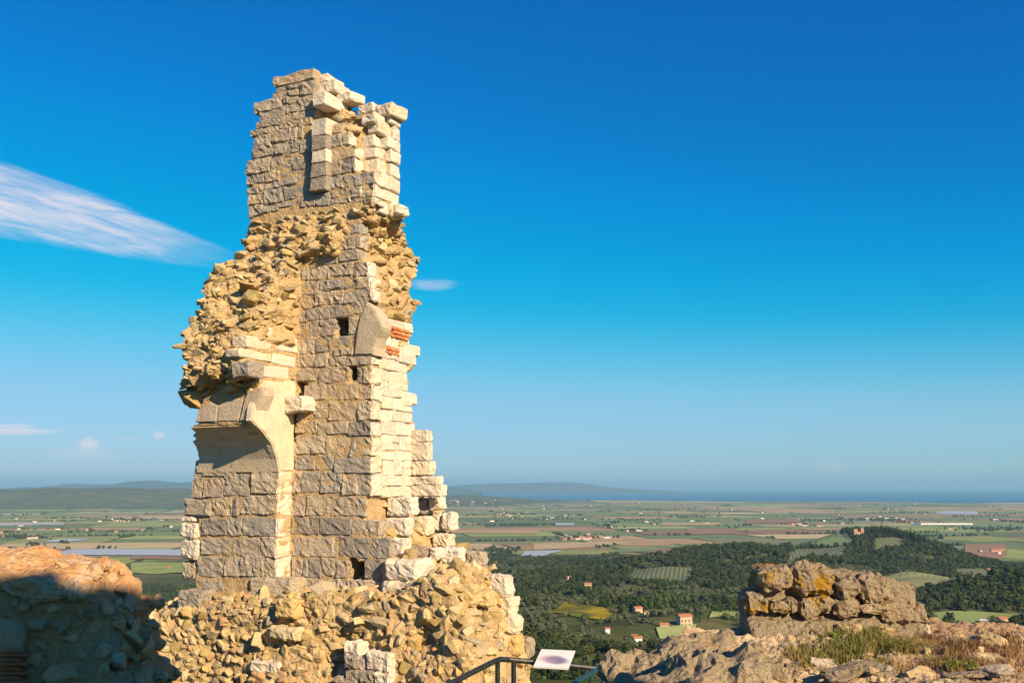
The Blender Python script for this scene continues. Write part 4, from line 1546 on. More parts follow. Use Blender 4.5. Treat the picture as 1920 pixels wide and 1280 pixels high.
def terrain(x, y):
    """height of the land (numpy arrays)"""
    x = np.asarray(x, float)
    y = np.asarray(y, float)
    r = np.hypot(x, y)
    az = x / np.maximum(y, 1.0)
    az = np.where(y > 1, az, np.sign(x) * 2.0)
    base = np.interp(r, [0, 6.0, 8.5, 17, 30, 120, 350, 720, 1100, 2000, 3000, 3600, 1e6],
                     [-1.75, -1.9, -3.15, -3.2, -9, -36, -80, -104, -124, -168, -198, -200, -200])
    steep = np.interp(r, [0, 17, 30, 120, 350, 720, 1100, 1700, 2300, 1e6], [-1.75, -3.2, -9, -38, -92, -142, -176, -198, -200, -200])
    k = np.clip((-az - 0.05) / 0.25, 0, 1)
    h = base * (1 - k) + steep * k
    ev = np.clip((r - 60) / 500, 0, 1) * np.clip((3200 - r) / 1500, 0, 1)
    h = h + ev * (5 * np.sin(x * 0.0105 + 1.0) * np.cos(y * 0.0082) + 4 * np.sin(x * 0.021 + y * 0.013) + 2.2 * np.sin(x * 0.043 - y * 0.037))

    def bump(cx, cy, sx, sy, a, rot=0.0):
        c_, s_ = math.cos(rot), math.sin(rot)
        u = (x - cx) * c_ + (y - cy) * s_
        v = -(x - cx) * s_ + (y - cy) * c_
        return a * np.exp(-(u / sx) ** 2 - (v / sy) ** 2)
    h = h + bump(770, 2150, 150, 260, 58) + bump(640, 2100, 140, 240, 20) + bump(860, 2080, 120, 240, 24)
    h = h + bump(480, 1850, 230, 260, 42) + bump(250, 1780, 150, 200, 16)
    h = h + bump(560, 1120, 190, 150, 26) + bump(900, 1250, 260, 200, 20) + bump(330, 820, 120, 90, -10)
    # far hills: left range, town hill, headland
    for (cx, cy, sx, sy, a) in ((-5200, 10300, 1100, 900, 120), (-3900, 10600, 1100, 900, 125), (-2800, 10800, 1000, 900, 110), (-6900, 10000, 1300, 900, 110), (-4600, 9800, 700, 500, 35),
                               (-1500, 11200, 900, 700, 120), (-350, 12600, 650, 500, 52), (-900, 12800, 800, 500, 66), (450, 13200, 800, 300, 22)):
        h = h + bump(cx, cy, sx, sy, a)
    far = np.clip((r - 7000) / 2500, 0, 1) * (h > -190)
    h = h + far * (9 * np.sin(x * 0.0041 + 0.6) * np.cos(y * 0.0035) + 5 * np.sin(x * 0.0095 + y * 0.004))
    coast = 14300 + 500 * np.sin(az * 9 + 1.0) + 250 * np.sin(az * 23)
    h = np.where((r > coast) & (y > 0), np.minimum(h, PLAIN - 0.06 * (r - coast)), h)
    h = np.where((r > 22000), PLAIN - 60, h)
    return h


def th(x, y):
    return float(terrain(x, y))


def hit(px, py, lo=40.0, hi=20000.0):
    """where the view ray through a pixel meets the land"""
    d = ray(px, py)
    ts = np.geomspace(lo, hi, 2500)
    X, Y, Z = d.x * ts, d.y * ts, d.z * ts
    g = Z - terrain(X, Y)
    i = int(np.argmax(g < 0))
    if g[i] >= 0:
        i = len(ts) - 1
    a, b = ts[max(i - 1, 0)], ts[i]
    for _ in range(20):
        m_ = (a + b) / 2
        if d.z * m_ < th(d.x * m_, d.y * m_):
            b = m_
        else:
            a = m_
    return Vector((d.x * b, d.y * b, th(d.x * b, d.y * b)))


m_, n, b = principled('hill_ground')
p = pos(n)
n1, n2, n3 = n.noise(p, 0.006, 6, 0.6), n.noise(p, 0.035, 5, 0.65), n.noise(p, 0.2, 4, 0.7)
c = n.mix(n.sstep(n1, 0.40, 0.62), (0.075, 0.09, 0.034, 1), (0.14, 0.135, 0.055, 1))
c = n.mix(n.m('MULTIPLY', n.sstep(n2, 0.5, 0.68), 0.7), c, (0.19, 0.15, 0.07, 1))
c = n.mix(n.m('MULTIPLY', n.sstep(n3, 0.45, 0.65), 0.5), c, (0.036, 0.05, 0.02, 1))
n.put(b.inputs['Base Color'], c)
b.inputs['Roughness'].default_value = 1.0
b.inputs['Specular IOR Level'].default_value = 0.0
GROUND = m_
az_f = np.concatenate([np.linspace(-0.72, 0.72, 330)])
ang = np.concatenate([np.arctan(az_f), np.linspace(math.atan(0.72) + 0.08, 2 * math.pi - math.atan(0.72) - 0.08, 60)])
rad = np.concatenate([[1.5, 3.5, 6], np.geomspace(8.5, 24000, 330)])
A, RR = np.meshgrid(ang, rad, indexing='xy')
GX, GY = RR * np.sin(A), RR * np.cos(A)
GZ = terrain(GX, GY)
nA, nR = len(ang), len(rad)
TV = np.stack([GX.ravel(), GY.ravel(), GZ.ravel()], 1)
TV = np.concatenate([TV, [[0, 0, -1.75]]])
ii, jj = np.meshgrid(np.arange(nA), np.arange(nR - 1), indexing='xy')
q0 = jj * nA + ii
q1_ = jj * nA + (ii + 1) % nA
TF = np.stack([q0, q1_, q1_ + nA, q0 + nA], -1).reshape(-1, 4)[:, ::-1]
tf = [tuple(f) for f in TF] + [(len(TV) - 1, (i + 1) % nA, i) for i in range(nA)]
land = obj('terrain', mesh('terrain', TV, tf, GROUND, smooth=True))
tag(land, kind='structure')

# sea
m_, n, b = principled('sea_water')
b.inputs['Base Color'].default_value = (0.01, 0.12, 0.22, 1)
b.inputs['Roughness'].default_value = 0.45
b.inputs['Specular IOR Level'].default_value = 0.3
bp = n.n('ShaderNodeBump', {'Strength': 0.4, 'Distance': 2.0, 'Height': n.noise(pos(n), 0.02, 5, 0.6)})
n.put(b.inputs['Normal'], bp.outputs[0])
sea = obj('sea', mesh('sea', [(-90000, 12500, PLAIN - 4), (90000, 12500, PLAIN - 4), (90000, 95000, PLAIN - 4), (-90000, 95000, PLAIN - 4)], [(0, 1, 2, 3)], m_))
tag(sea, kind='structure')

# blue mountain ridges beyond the water and the plain
RIDGEM = plain_mat('ridge_forest', (0.05, 0.075, 0.04), (0.09, 0.09, 0.06), 0.0012, rough=1.0, spec=0.0)


def ridge(name, pts, Y, depth, seed):
    """a mountain chain whose crest passes the given pixels, at distance Y"""
    cr = [at_y(x, y, Y) for x, y in pts]
    xs = np.array([c_.x for c_ in cr])
    zs = np.array([c_.z for c_ in cr])
    V, F = [], []
    nx, ny = 160, 24
    for j in range(ny + 1):
        t_ = j / ny * 2 - 1
        for i in range(nx + 1):
            x = xs[0] + (xs[-1] - xs[0]) * i / nx
            top = np.interp(x, xs, zs) - (PLAIN - 8)
            v = Vector((x * 0.0011, t_ * 2.1, seed))
            f = max(0.0, 1 - abs(t_) ** 1.3)
            hgt = top * f * (1 + (0.35 * noise.noise(v * 2) + 0.15 * noise.noise(v * 5)) * abs(t_) * 1.4)
            hgt += top * 0.03 * noise.noise(v * 6)
            V.append((x, Y + t_ * depth, PLAIN - 8 + hgt))
    for j in range(ny):
        for i in range(nx):
            a = j * (nx + 1) + i
            F.append((a, a + 1, a + nx + 2, a + nx + 1))
    o = obj(name, mesh(name, V, F, RIDGEM, smooth=True))
    tag(o, kind='structure')


ridge('mountain_range', [(-300, 900), (-60, 925), (10, 917), (40, 912), (80, 914), (130, 906), (180, 908), (210, 908), (260, 901), (290, 900), (335, 905), (380, 900), (450, 898), (560, 905), (650, 902), (760, 908), (840, 912), (900, 920)], 24000, 3000, 3)
ridge('headland', [(760, 918), (840, 911), (880, 908), (930, 906), (980, 905), (1040, 904), (1080, 904), (1110, 908), (1140, 913), (1200, 917), (1260, 920)], 33000, 2500, 8)

# ------------------------------------------------------------------ fields of the plain
FCOLS = [((0.217, 0.255, 0.104), (0.179, 0.226, 0.094)), ((0.293, 0.311, 0.113), (0.235, 0.273, 0.094)), ((0.415, 0.293, 0.160), (0.339, 0.235, 0.133)), ((0.490, 0.368, 0.217), (0.415, 0.311, 0.189)),
         ((0.142, 0.189, 0.094), (0.170, 0.208, 0.104)), ((0.339, 0.217, 0.142), (0.282, 0.179, 0.113)), ((0.348, 0.358, 0.151), (0.282, 0.311, 0.122)), ((0.246, 0.235, 0.122), (0.198, 0.208, 0.104)), ((0.179, 0.226, 0.113), (0.151, 0.198, 0.094))]
FM = []
for i, (c1, c2) in enumerate(FCOLS):
    m_, n, b = principled('crop_%s' % ['green', 'fresh_green', 'ploughed', 'stubble', 'dark_green', 'red_earth', 'yellow_green', 'fallow', 'meadow'][i])
    p = pos(n)
    n1 = n.noise(p, 0.012, 5, 0.6)
    rot = n.n('ShaderNodeVectorRotate', {'Vector': p, 'Angle': 0.3 + 0.4 * i}, rotation_type='Z_AXIS').outputs[0]
    wv = n.n('ShaderNodeTexWave', {'Vector': rot, 'Scale': 0.05, 'Distortion': 1.0}).outputs[1]
    c = n.mix(n.sstep(n1, 0.35, 0.65), (*c1, 1), (*c2, 1))
    c = n.mix(n.m('MULTIPLY', wv, 0.18), c, n.mix(1.0, c, (0.6, 0.62, 0.6, 1), 'MULTIPLY'))
    oi = n.n('ShaderNodeObjectInfo').outputs['Random']
    c = n.n('ShaderNodeHueSaturation', {'Hue': n.m('ADD', 0.49, n.m('MULTIPLY', oi, 0.02)), 'Saturation': 1.05, 'Value': n.m('ADD', 0.85, n.m('MULTIPLY', oi, 0.35)), 'Color': c}).outputs[0]
    n.put(b.inputs['Base Color'], c)
    b.inputs['Roughness'].default_value = 1.0
    b.inputs['Specular IOR Level'].default_value = 0.0
    FM.append(m_)
fr = random.Random(12)
FA = R(9)


def f2w(u, v):
    return u * math.cos(FA) - v * math.sin(FA), u * math.sin(FA) + v * math.cos(FA)


cells = []


def split(u0, v0, u1, v1, dep=0):
    du, dv = u1 - u0, v1 - v0
    cx_, cy_ = f2w((u0 + u1) / 2, (v0 + v1) / 2)
    dist = math.hypot(cx_, cy_)
    lim = np.interp(dist, [2000, 4000, 8000, 15000], [300, 380, 560, 800]) * fr.uniform(0.7, 1.5)
    if max(du * 0.75, dv) < lim or dep > 12:
        cells.append((u0, v0, u1, v1, dist))
        return
    k = fr.uniform(0.36, 0.64)
    if du * 0.75 > dv:
        m_ = u0 + du * k
        split(u0, v0, m_, v1, dep + 1)
        split(m_, v0, u1, v1, dep + 1)
    else:
        m_ = v0 + dv * k
        split(u0, v0, u1, m_, dep + 1)
        split(u0, m_, u1, v1, dep + 1)


split(-11000, 1200, 13000, 15500)
FIELDS = []
for (u0, v0, u1, v1, dist) in cells:
    cx_, cy_ = f2w((u0 + u1) / 2, (v0 + v1) / 2)
    if cy_ < 2150 and cx_ / cy_ < -0.15 or cy_ < 1500 or abs(cx_ / cy_) > 0.66 or dist > 14600:
        continue
    g = fr.uniform(3, 9) if dist < 8000 else fr.uniform(2, 14)
    cs_ = [f2w(a, b_) for a, b_ in ((u0 + g, v0 + g), (u1 - g, v0 + g), (u1 - g, v1 - g), (u0 + g, v1 - g))]
    jx = [(x + fr.uniform(-18, 18), y + fr.uniform(-18, 18)) for x, y in cs_]
    zz = [th(x, y) for x, y in jx] + [th(cx_, cy_)]
    if max(zz) > PLAIN + 9 or min(zz) < PLAIN - 1.5:
        continue
    mi = fr.choices(range(9), [4.5, 3, 2.6, 3.2, 3.4, 2.4, 2.2, 2.6, 3])[0]
    FIELDS.append((dist, jx, mi))
FIELDS.sort(key=lambda f_: f_[0])


def field_grid(jx, lift, k=4):
    V, F = [], []
    for j in range(k + 1):
        for i in range(k + 1):
            a, b_ = i / k, j / k
            x = (jx[0][0] * (1 - a) + jx[1][0] * a) * (1 - b_) + (jx[3][0] * (1 - a) + jx[2][0] * a) * b_
            y = (jx[0][1] * (1 - a) + jx[1][1] * a) * (1 - b_) + (jx[3][1] * (1 - a) + jx[2][1] * a) * b_
            V.append((x, y, th(x, y) + lift))
    for j in range(k):
        for i in range(k):
            q = j * (k + 1) + i
            F.append((q, q + 1, q + k + 2, q + k + 1))
    return V, F


vis_f = [f_ for f_ in FIELDS if abs(sum(q[0] for q in f_[1]) / sum(q[1] for q in f_[1])) < 0.56]
near_f = vis_f[:290]
ids_near = set(id(f_) for f_ in near_f)
for dist, jx, mi in near_f:
    V, F = field_grid(jx, 0.9)
    obj('field', mesh('field', V, F, FM[mi]), land)
V, F, MI = [], [], []
for f_ in FIELDS:
    if id(f_) in ids_near:
        continue
    v_, fc = field_grid(f_[1], 1.6, 3)
    b_ = len(V)
    V += v_
    F += [tuple(b_ + q for q in x) for x in fc]
    MI += [f_[2]] * len(fc)
me = mesh('far_fields', V, F, FM)
me.polygons.foreach_set('material_index', MI)
tag(obj('far_fields', me, land), kind='stuff')


def drape(name, pix, mat, lift, sub=10, parent=land, kind=None):
    """sheet laid on the land with its corners at four pixels"""
    c = [hit(x, y) for x, y in pix]
    V, F = field_grid([(q.x, q.y) for q in c], lift, sub)
    o = obj(name, mesh(name, V, F, mat), parent)
    if kind:
        tag(o, kind=kind)
    return [(q.x, q.y) for q in c]


m_, n, b = principled('plastic_mulch')
b.inputs['Base Color'].default_value = (0.42, 0.43, 0.47, 1)
b.inputs['Roughness'].default_value = 0.6
PLASTIC = m_
m_, n, b = principled('vineyard_rows')
p = pos(n)
rot = n.n('ShaderNodeVectorRotate', {'Vector': p, 'Angle': R(12)}, rotation_type='Z_AXIS').outputs[0]
wv = n.n('ShaderNodeTexWave', {'Vector': rot, 'Scale': 0.045, 'Distortion': 0.4, 'Detail': 1.0}, bands_direction='X').outputs[1]
n.put(b.inputs['Base Color'], n.mix(n.sstep(wv, 0.35, 0.7), (0.14, 0.15, 0.06, 1), (0.065, 0.08, 0.035, 1)))
b.inputs['Roughness'].default_value = 1.0
VINE = m_
YEL = plain_mat('yellow_flowers', (0.34, 0.25, 0.02), (0.11, 0.12, 0.03), 0.045, rough=1.0, spec=0.0)
PALEG = plain_mat('dirt_track', (0.30, 0.24, 0.16), (0.25, 0.2, 0.13), 0.05, rough=1.0, spec=0.0)
CLEAR = []
for nm, pix, mt, lf in (('field', [(85, 1041), (345, 1043), (335, 1031), (140, 1030)], PLASTIC, 3.0), ('field', [(80, 1017), (125, 1017), (175, 1011), (110, 1011)], PLASTIC, 3.0), ('field', [(0, 986), (120, 984), (120, 981), (0, 982)], PLASTIC, 3.0),
                        ('field', [(975, 1045), (1020, 1045), (1055, 1032), (985, 1034)], PLASTIC, 3.0), ('field', [(1040, 985), (1075, 985), (1078, 981), (1040, 981)], PLASTIC, 3.0), ('field', [(1750, 963), (1835, 965), (1832, 959), (1770, 958)], PLASTIC, 3.0),
                        ('field', [(1330, 1160), (1510, 1152), (1525, 1138), (1350, 1146)], FM[1], 1.2), ('field', [(1238, 1200), (1300, 1196), (1306, 1172), (1230, 1178)], FM[6], 1.2),
                        ('field', [(1478, 1055), (1582, 1050), (1590, 1024), (1490, 1030)], VINE, 1.5), ('field', [(1480, 1028), (1600, 1024), (1600, 1012), (1495, 1014)], FM[8], 1.5),
                        ('field', [(1782, 1088), (1862, 1086), (1850, 1069), (1790, 1068)], VINE, 1.5), ('field', [(1025, 1150), (1090, 1160), (1145, 1148), (1060, 1128)], YEL, 1.0), ('field', [(1090, 1158), (1140, 1164), (1150, 1150), (1110, 1140)], YEL, 1.2),
                        ('field', [(1000, 1032), (1115, 1026), (1205, 1015), (1000, 1019)], FM[3], 2.4), ('field', [(1150, 1024), (1250, 1024), (1275, 1014), (1200, 1014)], FM[2], 2.6), ('field', [(1140, 1036), (1215, 1035), (1300, 1022), (1160, 1030)], FM[4], 2.8),
                        ('field', [(1170, 1042), (1250, 1044), (1320, 1024), (1230, 1032)], FM[5], 3.0), ('field', [(845, 1031), (915, 1031), (925, 1020), (845, 1020)], FM[3], 2.6), ('field', [(1395, 982), (1505, 980), (1500, 973), (1400, 974)], FM[5], 3.0),
                        ('field', [(1285, 1003), (1385, 1001), (1380, 991), (1290, 992)], FM[5], 3.0), ('field', [(1240, 985), (1345, 985), (1350, 980), (1240, 980)], FM[3], 3.0), ('field', [(845, 1000), (1010, 1001), (1010, 994), (845, 994)], FM[2], 2.8),
                        ('field', [(245, 1050), (345, 1050), (345, 1044), (245, 1044)], FM[5], 2.6), ('field', [(245, 1075), (345, 1075), (345, 1056), (245, 1056)], FM[1], 2.6), ('field', [(1800, 1042), (1890, 1040), (1885, 1020), (1810, 1022)], FM[5], 2.6),
                        ('field', [(1640, 1030), (1700, 1026), (1690, 1008), (1640, 1010)], VINE, 1.5), ('field', [(1160, 1092), (1290, 1090), (1300, 1068), (1190, 1070)], VINE, 1.2), ('field', [(1745, 1165), (1920, 1166), (1930, 1152), (1750, 1150)], FM[0], 1.0), ('field', [(1860, 1045), (1930, 1050), (1935, 1030), (1862, 1028)], FM[1], 1.5), ('field', [(1660, 1100), (1800, 1096), (1780, 1082), (1650, 1086)], FM[7], 1.2)):
    CLEAR.append((drape(nm, pix, mt, lf), mt))


def in_poly(x, y, poly):
    inside = np.zeros(np.shape(x), bool)
    n_ = len(poly)
    for i in range(n_):
        x0, y0 = poly[i]
        x1, y1 = poly[(i + 1) % n_]
        c = ((y0 > y) != (y1 > y)) & (x < (x1 - x0) * (y - y0) / (y1 - y0 + 1e-9) + x0)
        inside ^= c
    return inside


# ------------------------------------------------------------------ houses
WALLS = [plain_mat('house_wall_%s' % a, c1, None, rough=0.9) for a, c1 in (('ochre', (0.52, 0.36, 0.22)), ('pink', (0.55, 0.34, 0.24)), ('white', (0.72, 0.68, 0.60)), ('stone', (0.42, 0.33, 0.23)))]
ROOF = plain_mat('terracotta_roof', (0.42, 0.17, 0.09), (0.34, 0.14, 0.08), 0.5, rough=0.9)
ROOFW = plain_mat('pale_roof', (0.62, 0.60, 0.57), None, rough=0.8)
WIN = plain_mat('dark_window', (0.03, 0.03, 0.035), None, rough=0.2, spec=0.5)


def house_meshes(w_, d_, h_, rh, wall, roof):
    a, b_ = w_ / 2, d_ / 2
    V = [(-a, -b_, -2), (a, -b_, -2), (a, b_, -2), (-a, b_, -2), (-a, -b_, h_), (a, -b_, h_), (a, b_, h_), (-a, b_, h_), (-a, 0, h_ + rh), (a, 0, h_ + rh)]
    F = [(0, 1, 5, 4), (2, 3, 7, 6), (1, 2, 6, 9, 5), (3, 0, 4, 8, 7)]
    e = 0.5
    sl_ = rh / b_
    RV = [(-a - e, -b_ - e, h_ - e * sl_ + 0.05), (a + e, -b_ - e, h_ - e * sl_ + 0.05), (a + e, 0, h_ + rh + 0.05), (-a - e, 0, h_ + rh + 0.05), (a + e, b_ + e, h_ - e * sl_ + 0.05), (-a - e, b_ + e, h_ - e * sl_ + 0.05)]
    RV += [(x, y, z + 0.3) for x, y, z in RV]
    RF = [(6, 7, 8, 9), (9, 8, 10, 11), (0, 3, 2, 1), (3, 5, 4, 2), (0, 1, 7, 6), (5, 11, 10, 4), (0, 6, 9, 3), (3, 9, 11, 5), (1, 2, 8, 7), (2, 4, 10, 8)]
    return mesh('wall', V, F, wall), mesh('roof', RV, RF, roof)


HSPOTS = []


def house(pt, w_, d_, h_, rh, rz, wall, roof, label, group=None, windows=False, name='house', parts=True):
    wm, rm = house_meshes(w_, d_, h_, rh, wall, roof)
    root = empty(name, pt, rz)
    tag(root, label, 'house', group)
    obj('wall', wm, root)
    obj('roof', rm, root)
    if windows:
        wq = mesh('window', [(-0.5, 0, -0.7), (0.5, 0, -0.7), (0.5, 0, 0.7), (-0.5, 0, 0.7)], [(0, 1, 2, 3)], WIN)
        for fl in range(int(h_ // 2.8)):
            for i in range(int(w_ // 3)):
                obj('window', wq, root, (-w_ / 2 + 1.5 + i * 3, -d_ / 2 - 0.03, 1.5 + fl * 2.8))
    HSPOTS.append((pt.x, pt.y, max(w_, d_) * 0.5 + 3))
    return root


def pxs(px, dist):
    return px / FPX * dist


for (px, py, wp, rz, hgt, wi, ri, lb, win) in (
        (1283, 1172, 24, 20, 7.5, 3, 0, 'tan stone farmhouse standing beside the green field below the ruin', True), (1195, 1149, 16, 30, 5, 1, 0, 'terracotta roofed house beside the row of round trees', True), (1212, 1154, 9, 10, 3.5, 2, 0, 'small pale annex right of the terracotta roofed house', False),
        (1195, 1208, 15, 15, 5, 2, 0, 'red roofed white house among the dark trees below the farmhouse', True), (1190, 1197, 9, -20, 3, 1, 0, 'small pinkish house above the red roofed white house', False), (1138, 1186, 9, 25, 3.5, 2, 0, 'little house with pale gable hidden in the trees left of the red roofed house', False),
        (1102, 1105, 14, 12, 8, 3, 0, 'tall ochre villa among cypresses on the slope', True), (1068, 1085, 7, 0, 4, 2, 0, 'tiny house with orange roof above the ochre villa', False), (1245, 1175, 16, 5, 2.6, 3, 0, 'long low shed left of the tan farmhouse', False),
        (1862, 1072, 22, 8, 4, 1, 0, 'orange roofed house at the top of the right hand vineyard', True), (1880, 1075, 14, 20, 4, 0, 0, 'ochre house right of the orange roofed vineyard house', False), (1880, 1166, 16, 10, 4, 1, 0, 'red roofed house in the field at the right edge', False),
        (1845, 1168, 12, -10, 3, 2, 1, 'white shed beside the red roofed house at the right edge', False), (318, 1066, 9, 15, 4, 1, 0, 'orange house at the wood edge left of the tower', False), (928, 1055, 9, 15, 4, 1, 0, 'orange roofed house just right of the tower', False)):
    p_ = hit(px, py)
    D = p_.length
    w_ = pxs(wp, D)
    house(p_ - Vector((0, 0, 0.5)), w_, w_ * 0.65, hgt, w_ * 0.14, R(rz), WALLS[wi], ROOF if ri == 0 else ROOFW, lb, windows=win)
# blue tarpaulin shelter by the farmhouse
p_ = hit(1291, 1172)
tp = empty('blue_shelter', p_, R(10))
tag(tp, 'blue tarpaulin shelter in front of the tan farmhouse', 'shelter')
BLUE = plain_mat('blue_tarpaulin', (0.03, 0.14, 0.5), None, rough=0.6)
obj('canopy', mesh('canopy', [(-3, -2, 2.4), (3, -2, 2.4), (3, 2, 3), (-3, 2, 3), (-3, -2, 2.1), (3, -2, 2.1), (3, -2, 0.6), (-3, -2, 0.6)], [(0, 1, 2, 3), (4, 5, 1, 0), (7, 6, 5, 4)], BLUE), tp)
pm = mesh('pole', [(-.1, -.1, 0), (.1, -.1, 0), (.1, .1, 0), (-.1, .1, 0), (-.1, -.1, 2.6), (.1, -.1, 2.6), (.1, .1, 2.6), (-.1, .1, 2.6)], [(0, 1, 5, 4), (1, 2, 6, 5), (2, 3, 7, 6), (3, 0, 4, 7), (4, 5, 6, 7)], RAILM)
for sx in (-2.8, 2.8):
    for sy in (-1.8, 1.8):
        obj('pole', pm, tp, (sx, sy, 0))

# ruined keep on the wooded hill
p_ = hit(1610, 1006)
D = p_.length
kp = empty('hilltop_castle', p_, R(8))
tag(kp, 'small reddish castle with twin towers on the wooded hilltop', 'castle')
KM = plain_mat('castle_stone', (0.42, 0.24, 0.15), (0.36, 0.2, 0.13), 0.4, rough=0.95)


def boxm(name, x0, x1, y0, y1, z0, z1, mat):
    V = [(x0, y0, z0), (x1, y0, z0), (x1, y1, z0), (x0, y1, z0), (x0, y0, z1), (x1, y0, z1), (x1, y1, z1), (x0, y1, z1)]
    return mesh(name, V, [(0, 3, 2, 1), (4, 5, 6, 7), (0, 1, 5, 4), (1, 2, 6, 5), (2, 3, 7, 6), (3, 0, 4, 7)], mat)


kw = pxs(18, D)
for (x0, x1, h_) in ((-0.5, -0.14, 1.0), (0.2, 0.5, 1.1)):
    t_o = obj('tower', boxm('tower', x0 * kw, x1 * kw, -3, 4, -4, h_ * kw * 0.72, KM), kp)
    for k in range(3):
        xx = x0 * kw + (x1 - x0) * kw * (k + 0.5) / 3
        obj('merlon', boxm('merlon', xx - 0.7, xx + 0.7, -2.9, -1.9, h_ * kw * 0.72 - 0.02, h_ * kw * 0.72 + 1.2, KM), t_o)
obj('wall', boxm('wall', -0.141 * kw, 0.201 * kw, -1.5, 3, -4, kw * 0.5, KM), kp)
kwin = mesh('window', [(-0.6, 0, -1), (0.6, 0, -1), (0.6, 0, 1), (-0.6, 0, 1)], [(0, 1, 2, 3)], WIN)
for x in (-0.32, 0.35):
    obj('window', kwin, kp, (x * kw, -3.03, kw * 0.45))

# farmhouses of the plain
hr = random.Random(5)
proto_sizes = [(14, 9, 6, 2.2), (22, 10, 5, 2.2), (10, 9, 7, 2), (30, 12, 6, 2.5)]
HM = {}


def far_house(px, py, si, wi, ri, label, group):
    key = (si, wi, ri)
    if key not in HM:
        HM[key] = house_meshes(*proto_sizes[si], WALLS[wi], ROOF if ri == 0 else ROOFW)
    p_ = hit(px, py)
    if p_.length > 14000 or p_.z < PLAIN - 2:
        return
    root = empty('farmhouse', p_, R(hr.uniform(-30, 40)))
    tag(root, label, 'house', group)
    obj('wall', HM[key][0], root)
    obj('roof', HM[key][1], root)
    HSPOTS.append((p_.x, p_.y, 14))


def cluster(cx_, cy_, sx, sy, k, label, group, wts=(3, 2, 4, 1)):
    for _ in range(k):
        far_house(cx_ + hr.gauss(0, sx), cy_ + hr.gauss(0, sy), hr.randrange(4), hr.choices(range(4), wts)[0], 0 if hr.random() < 0.75 else 1, label, group)


cluster(1090, 1009, 24, 3, 16, 'small house of the hamlet in the middle of the plain', 'hamlet in the plain')
cluster(1180, 995, 10, 1, 4, 'farm building right of the hamlet in the plain', 'farm right of the hamlet')
cluster(960, 965, 18, 2, 9, 'small house of the far farm cluster right of the tower', 'far farm cluster')
cluster(225, 976, 28, 3, 9, 'small house of the farm cluster below the left hills', 'farm cluster under the left hills')
cluster(62, 1010, 8, 1.2, 4, 'farmhouse by the trees above the shaded wall', 'farm above the shaded wall')
cluster(865, 942, 25, 2.5, 20, 'tiny house of the town on the far low hill', 'town on the far hill')
cluster(1650, 972, 30, 2, 8, 'white farm building behind the castle hill', 'farm behind the castle hill')
cluster(1880, 1035, 18, 3, 5, 'farmhouse at the foot of the castle hill on the right', 'farms right of the castle hill')
cluster(1500, 985, 20, 2, 4, 'farm building left of the castle hill', 'farm left of the castle hill')
for _ in range(46):
    far_house(hr.uniform(845, 1915), hr.triangular(940, 1005, 955), hr.randrange(4), hr.choices(range(4), (2, 1, 5, 1))[0], 0 if hr.random() < 0.6 else 1, 'lone farmhouse scattered over the coastal plain', 'farmhouses scattered over the plain')
for _ in range(12):
    far_house(hr.uniform(0, 335), hr.uniform(968, 1000), hr.randrange(4), hr.choices(range(4), (2, 1, 5, 1))[0], 0, 'lone farmhouse in the left part of the plain', 'farmhouses in the left plain')
# long white greenhouses
ghm = None
for k, px in enumerate(np.linspace(1722, 1812, 16)):
    p_ = hit(px, 983)
    if ghm is None:
        V, F = [], []
        for i in range(9):
            a = math.pi * i / 8
            for yv in (-40, 40):
                V.append((math.cos(a) * 12, yv, math.sin(a) * 9))
        F = [(2 * i, 2 * i + 2, 2 * i + 3, 2 * i + 1) for i in range(8)] + [tuple(range(0, 18, 2)), tuple(range(17, 0, -2))]
        ghm = mesh('greenhouse', V, F, ROOFW)
    o = obj('greenhouse', ghm, None, p_, (0, 0, R(10)))
    tag(o, 'white plastic greenhouse tunnel in the row behind the castle hill', 'greenhouse', 'row of greenhouses in the plain')

# ------------------------------------------------------------------ trees
def leaf_mat(name, c1, c2, c3):
    m_, n, b = principled(name)
    oi = n.n('ShaderNodeObjectInfo').outputs['Random']
    isl = n.n('ShaderNodeNewGeometry').outputs['Random Per Island']
    c = n.ramp(oi, [(0, c1), (0.5, c2), (1, c3)])
    c = n.mix(n.m('MULTIPLY', isl, 0.5), c, n.mix(1.0, c, (0.5, 0.55, 0.5, 1), 'MULTIPLY'))
    n.put(b.inputs['Base Color'], c)
    b.inputs['Roughness'].default_value = 0.85
    b.inputs['Specular IOR Level'].default_value = 0.1
    return m_


OAK = leaf_mat('oak_foliage', (0.026, 0.042, 0.014), (0.042, 0.058, 0.018), (0.075, 0.085, 0.028))
OLIVE = leaf_mat('olive_foliage', (0.085, 0.10, 0.052), (0.11, 0.125, 0.065), (0.075, 0.095, 0.045))
BRIGHT = leaf_mat('poplar_foliage', (0.050, 0.085, 0.022), (0.06, 0.098, 0.025), (0.07, 0.105, 0.03))
CYP = leaf_mat('cypress_foliage', (0.020, 0.036, 0.014), (0.026, 0.042, 0.016), (0.032, 0.048, 0.018))
BARK = plain_mat('bark', (0.09, 0.065, 0.045), (0.06, 0.045, 0.03), 2.0, rough=1.0)


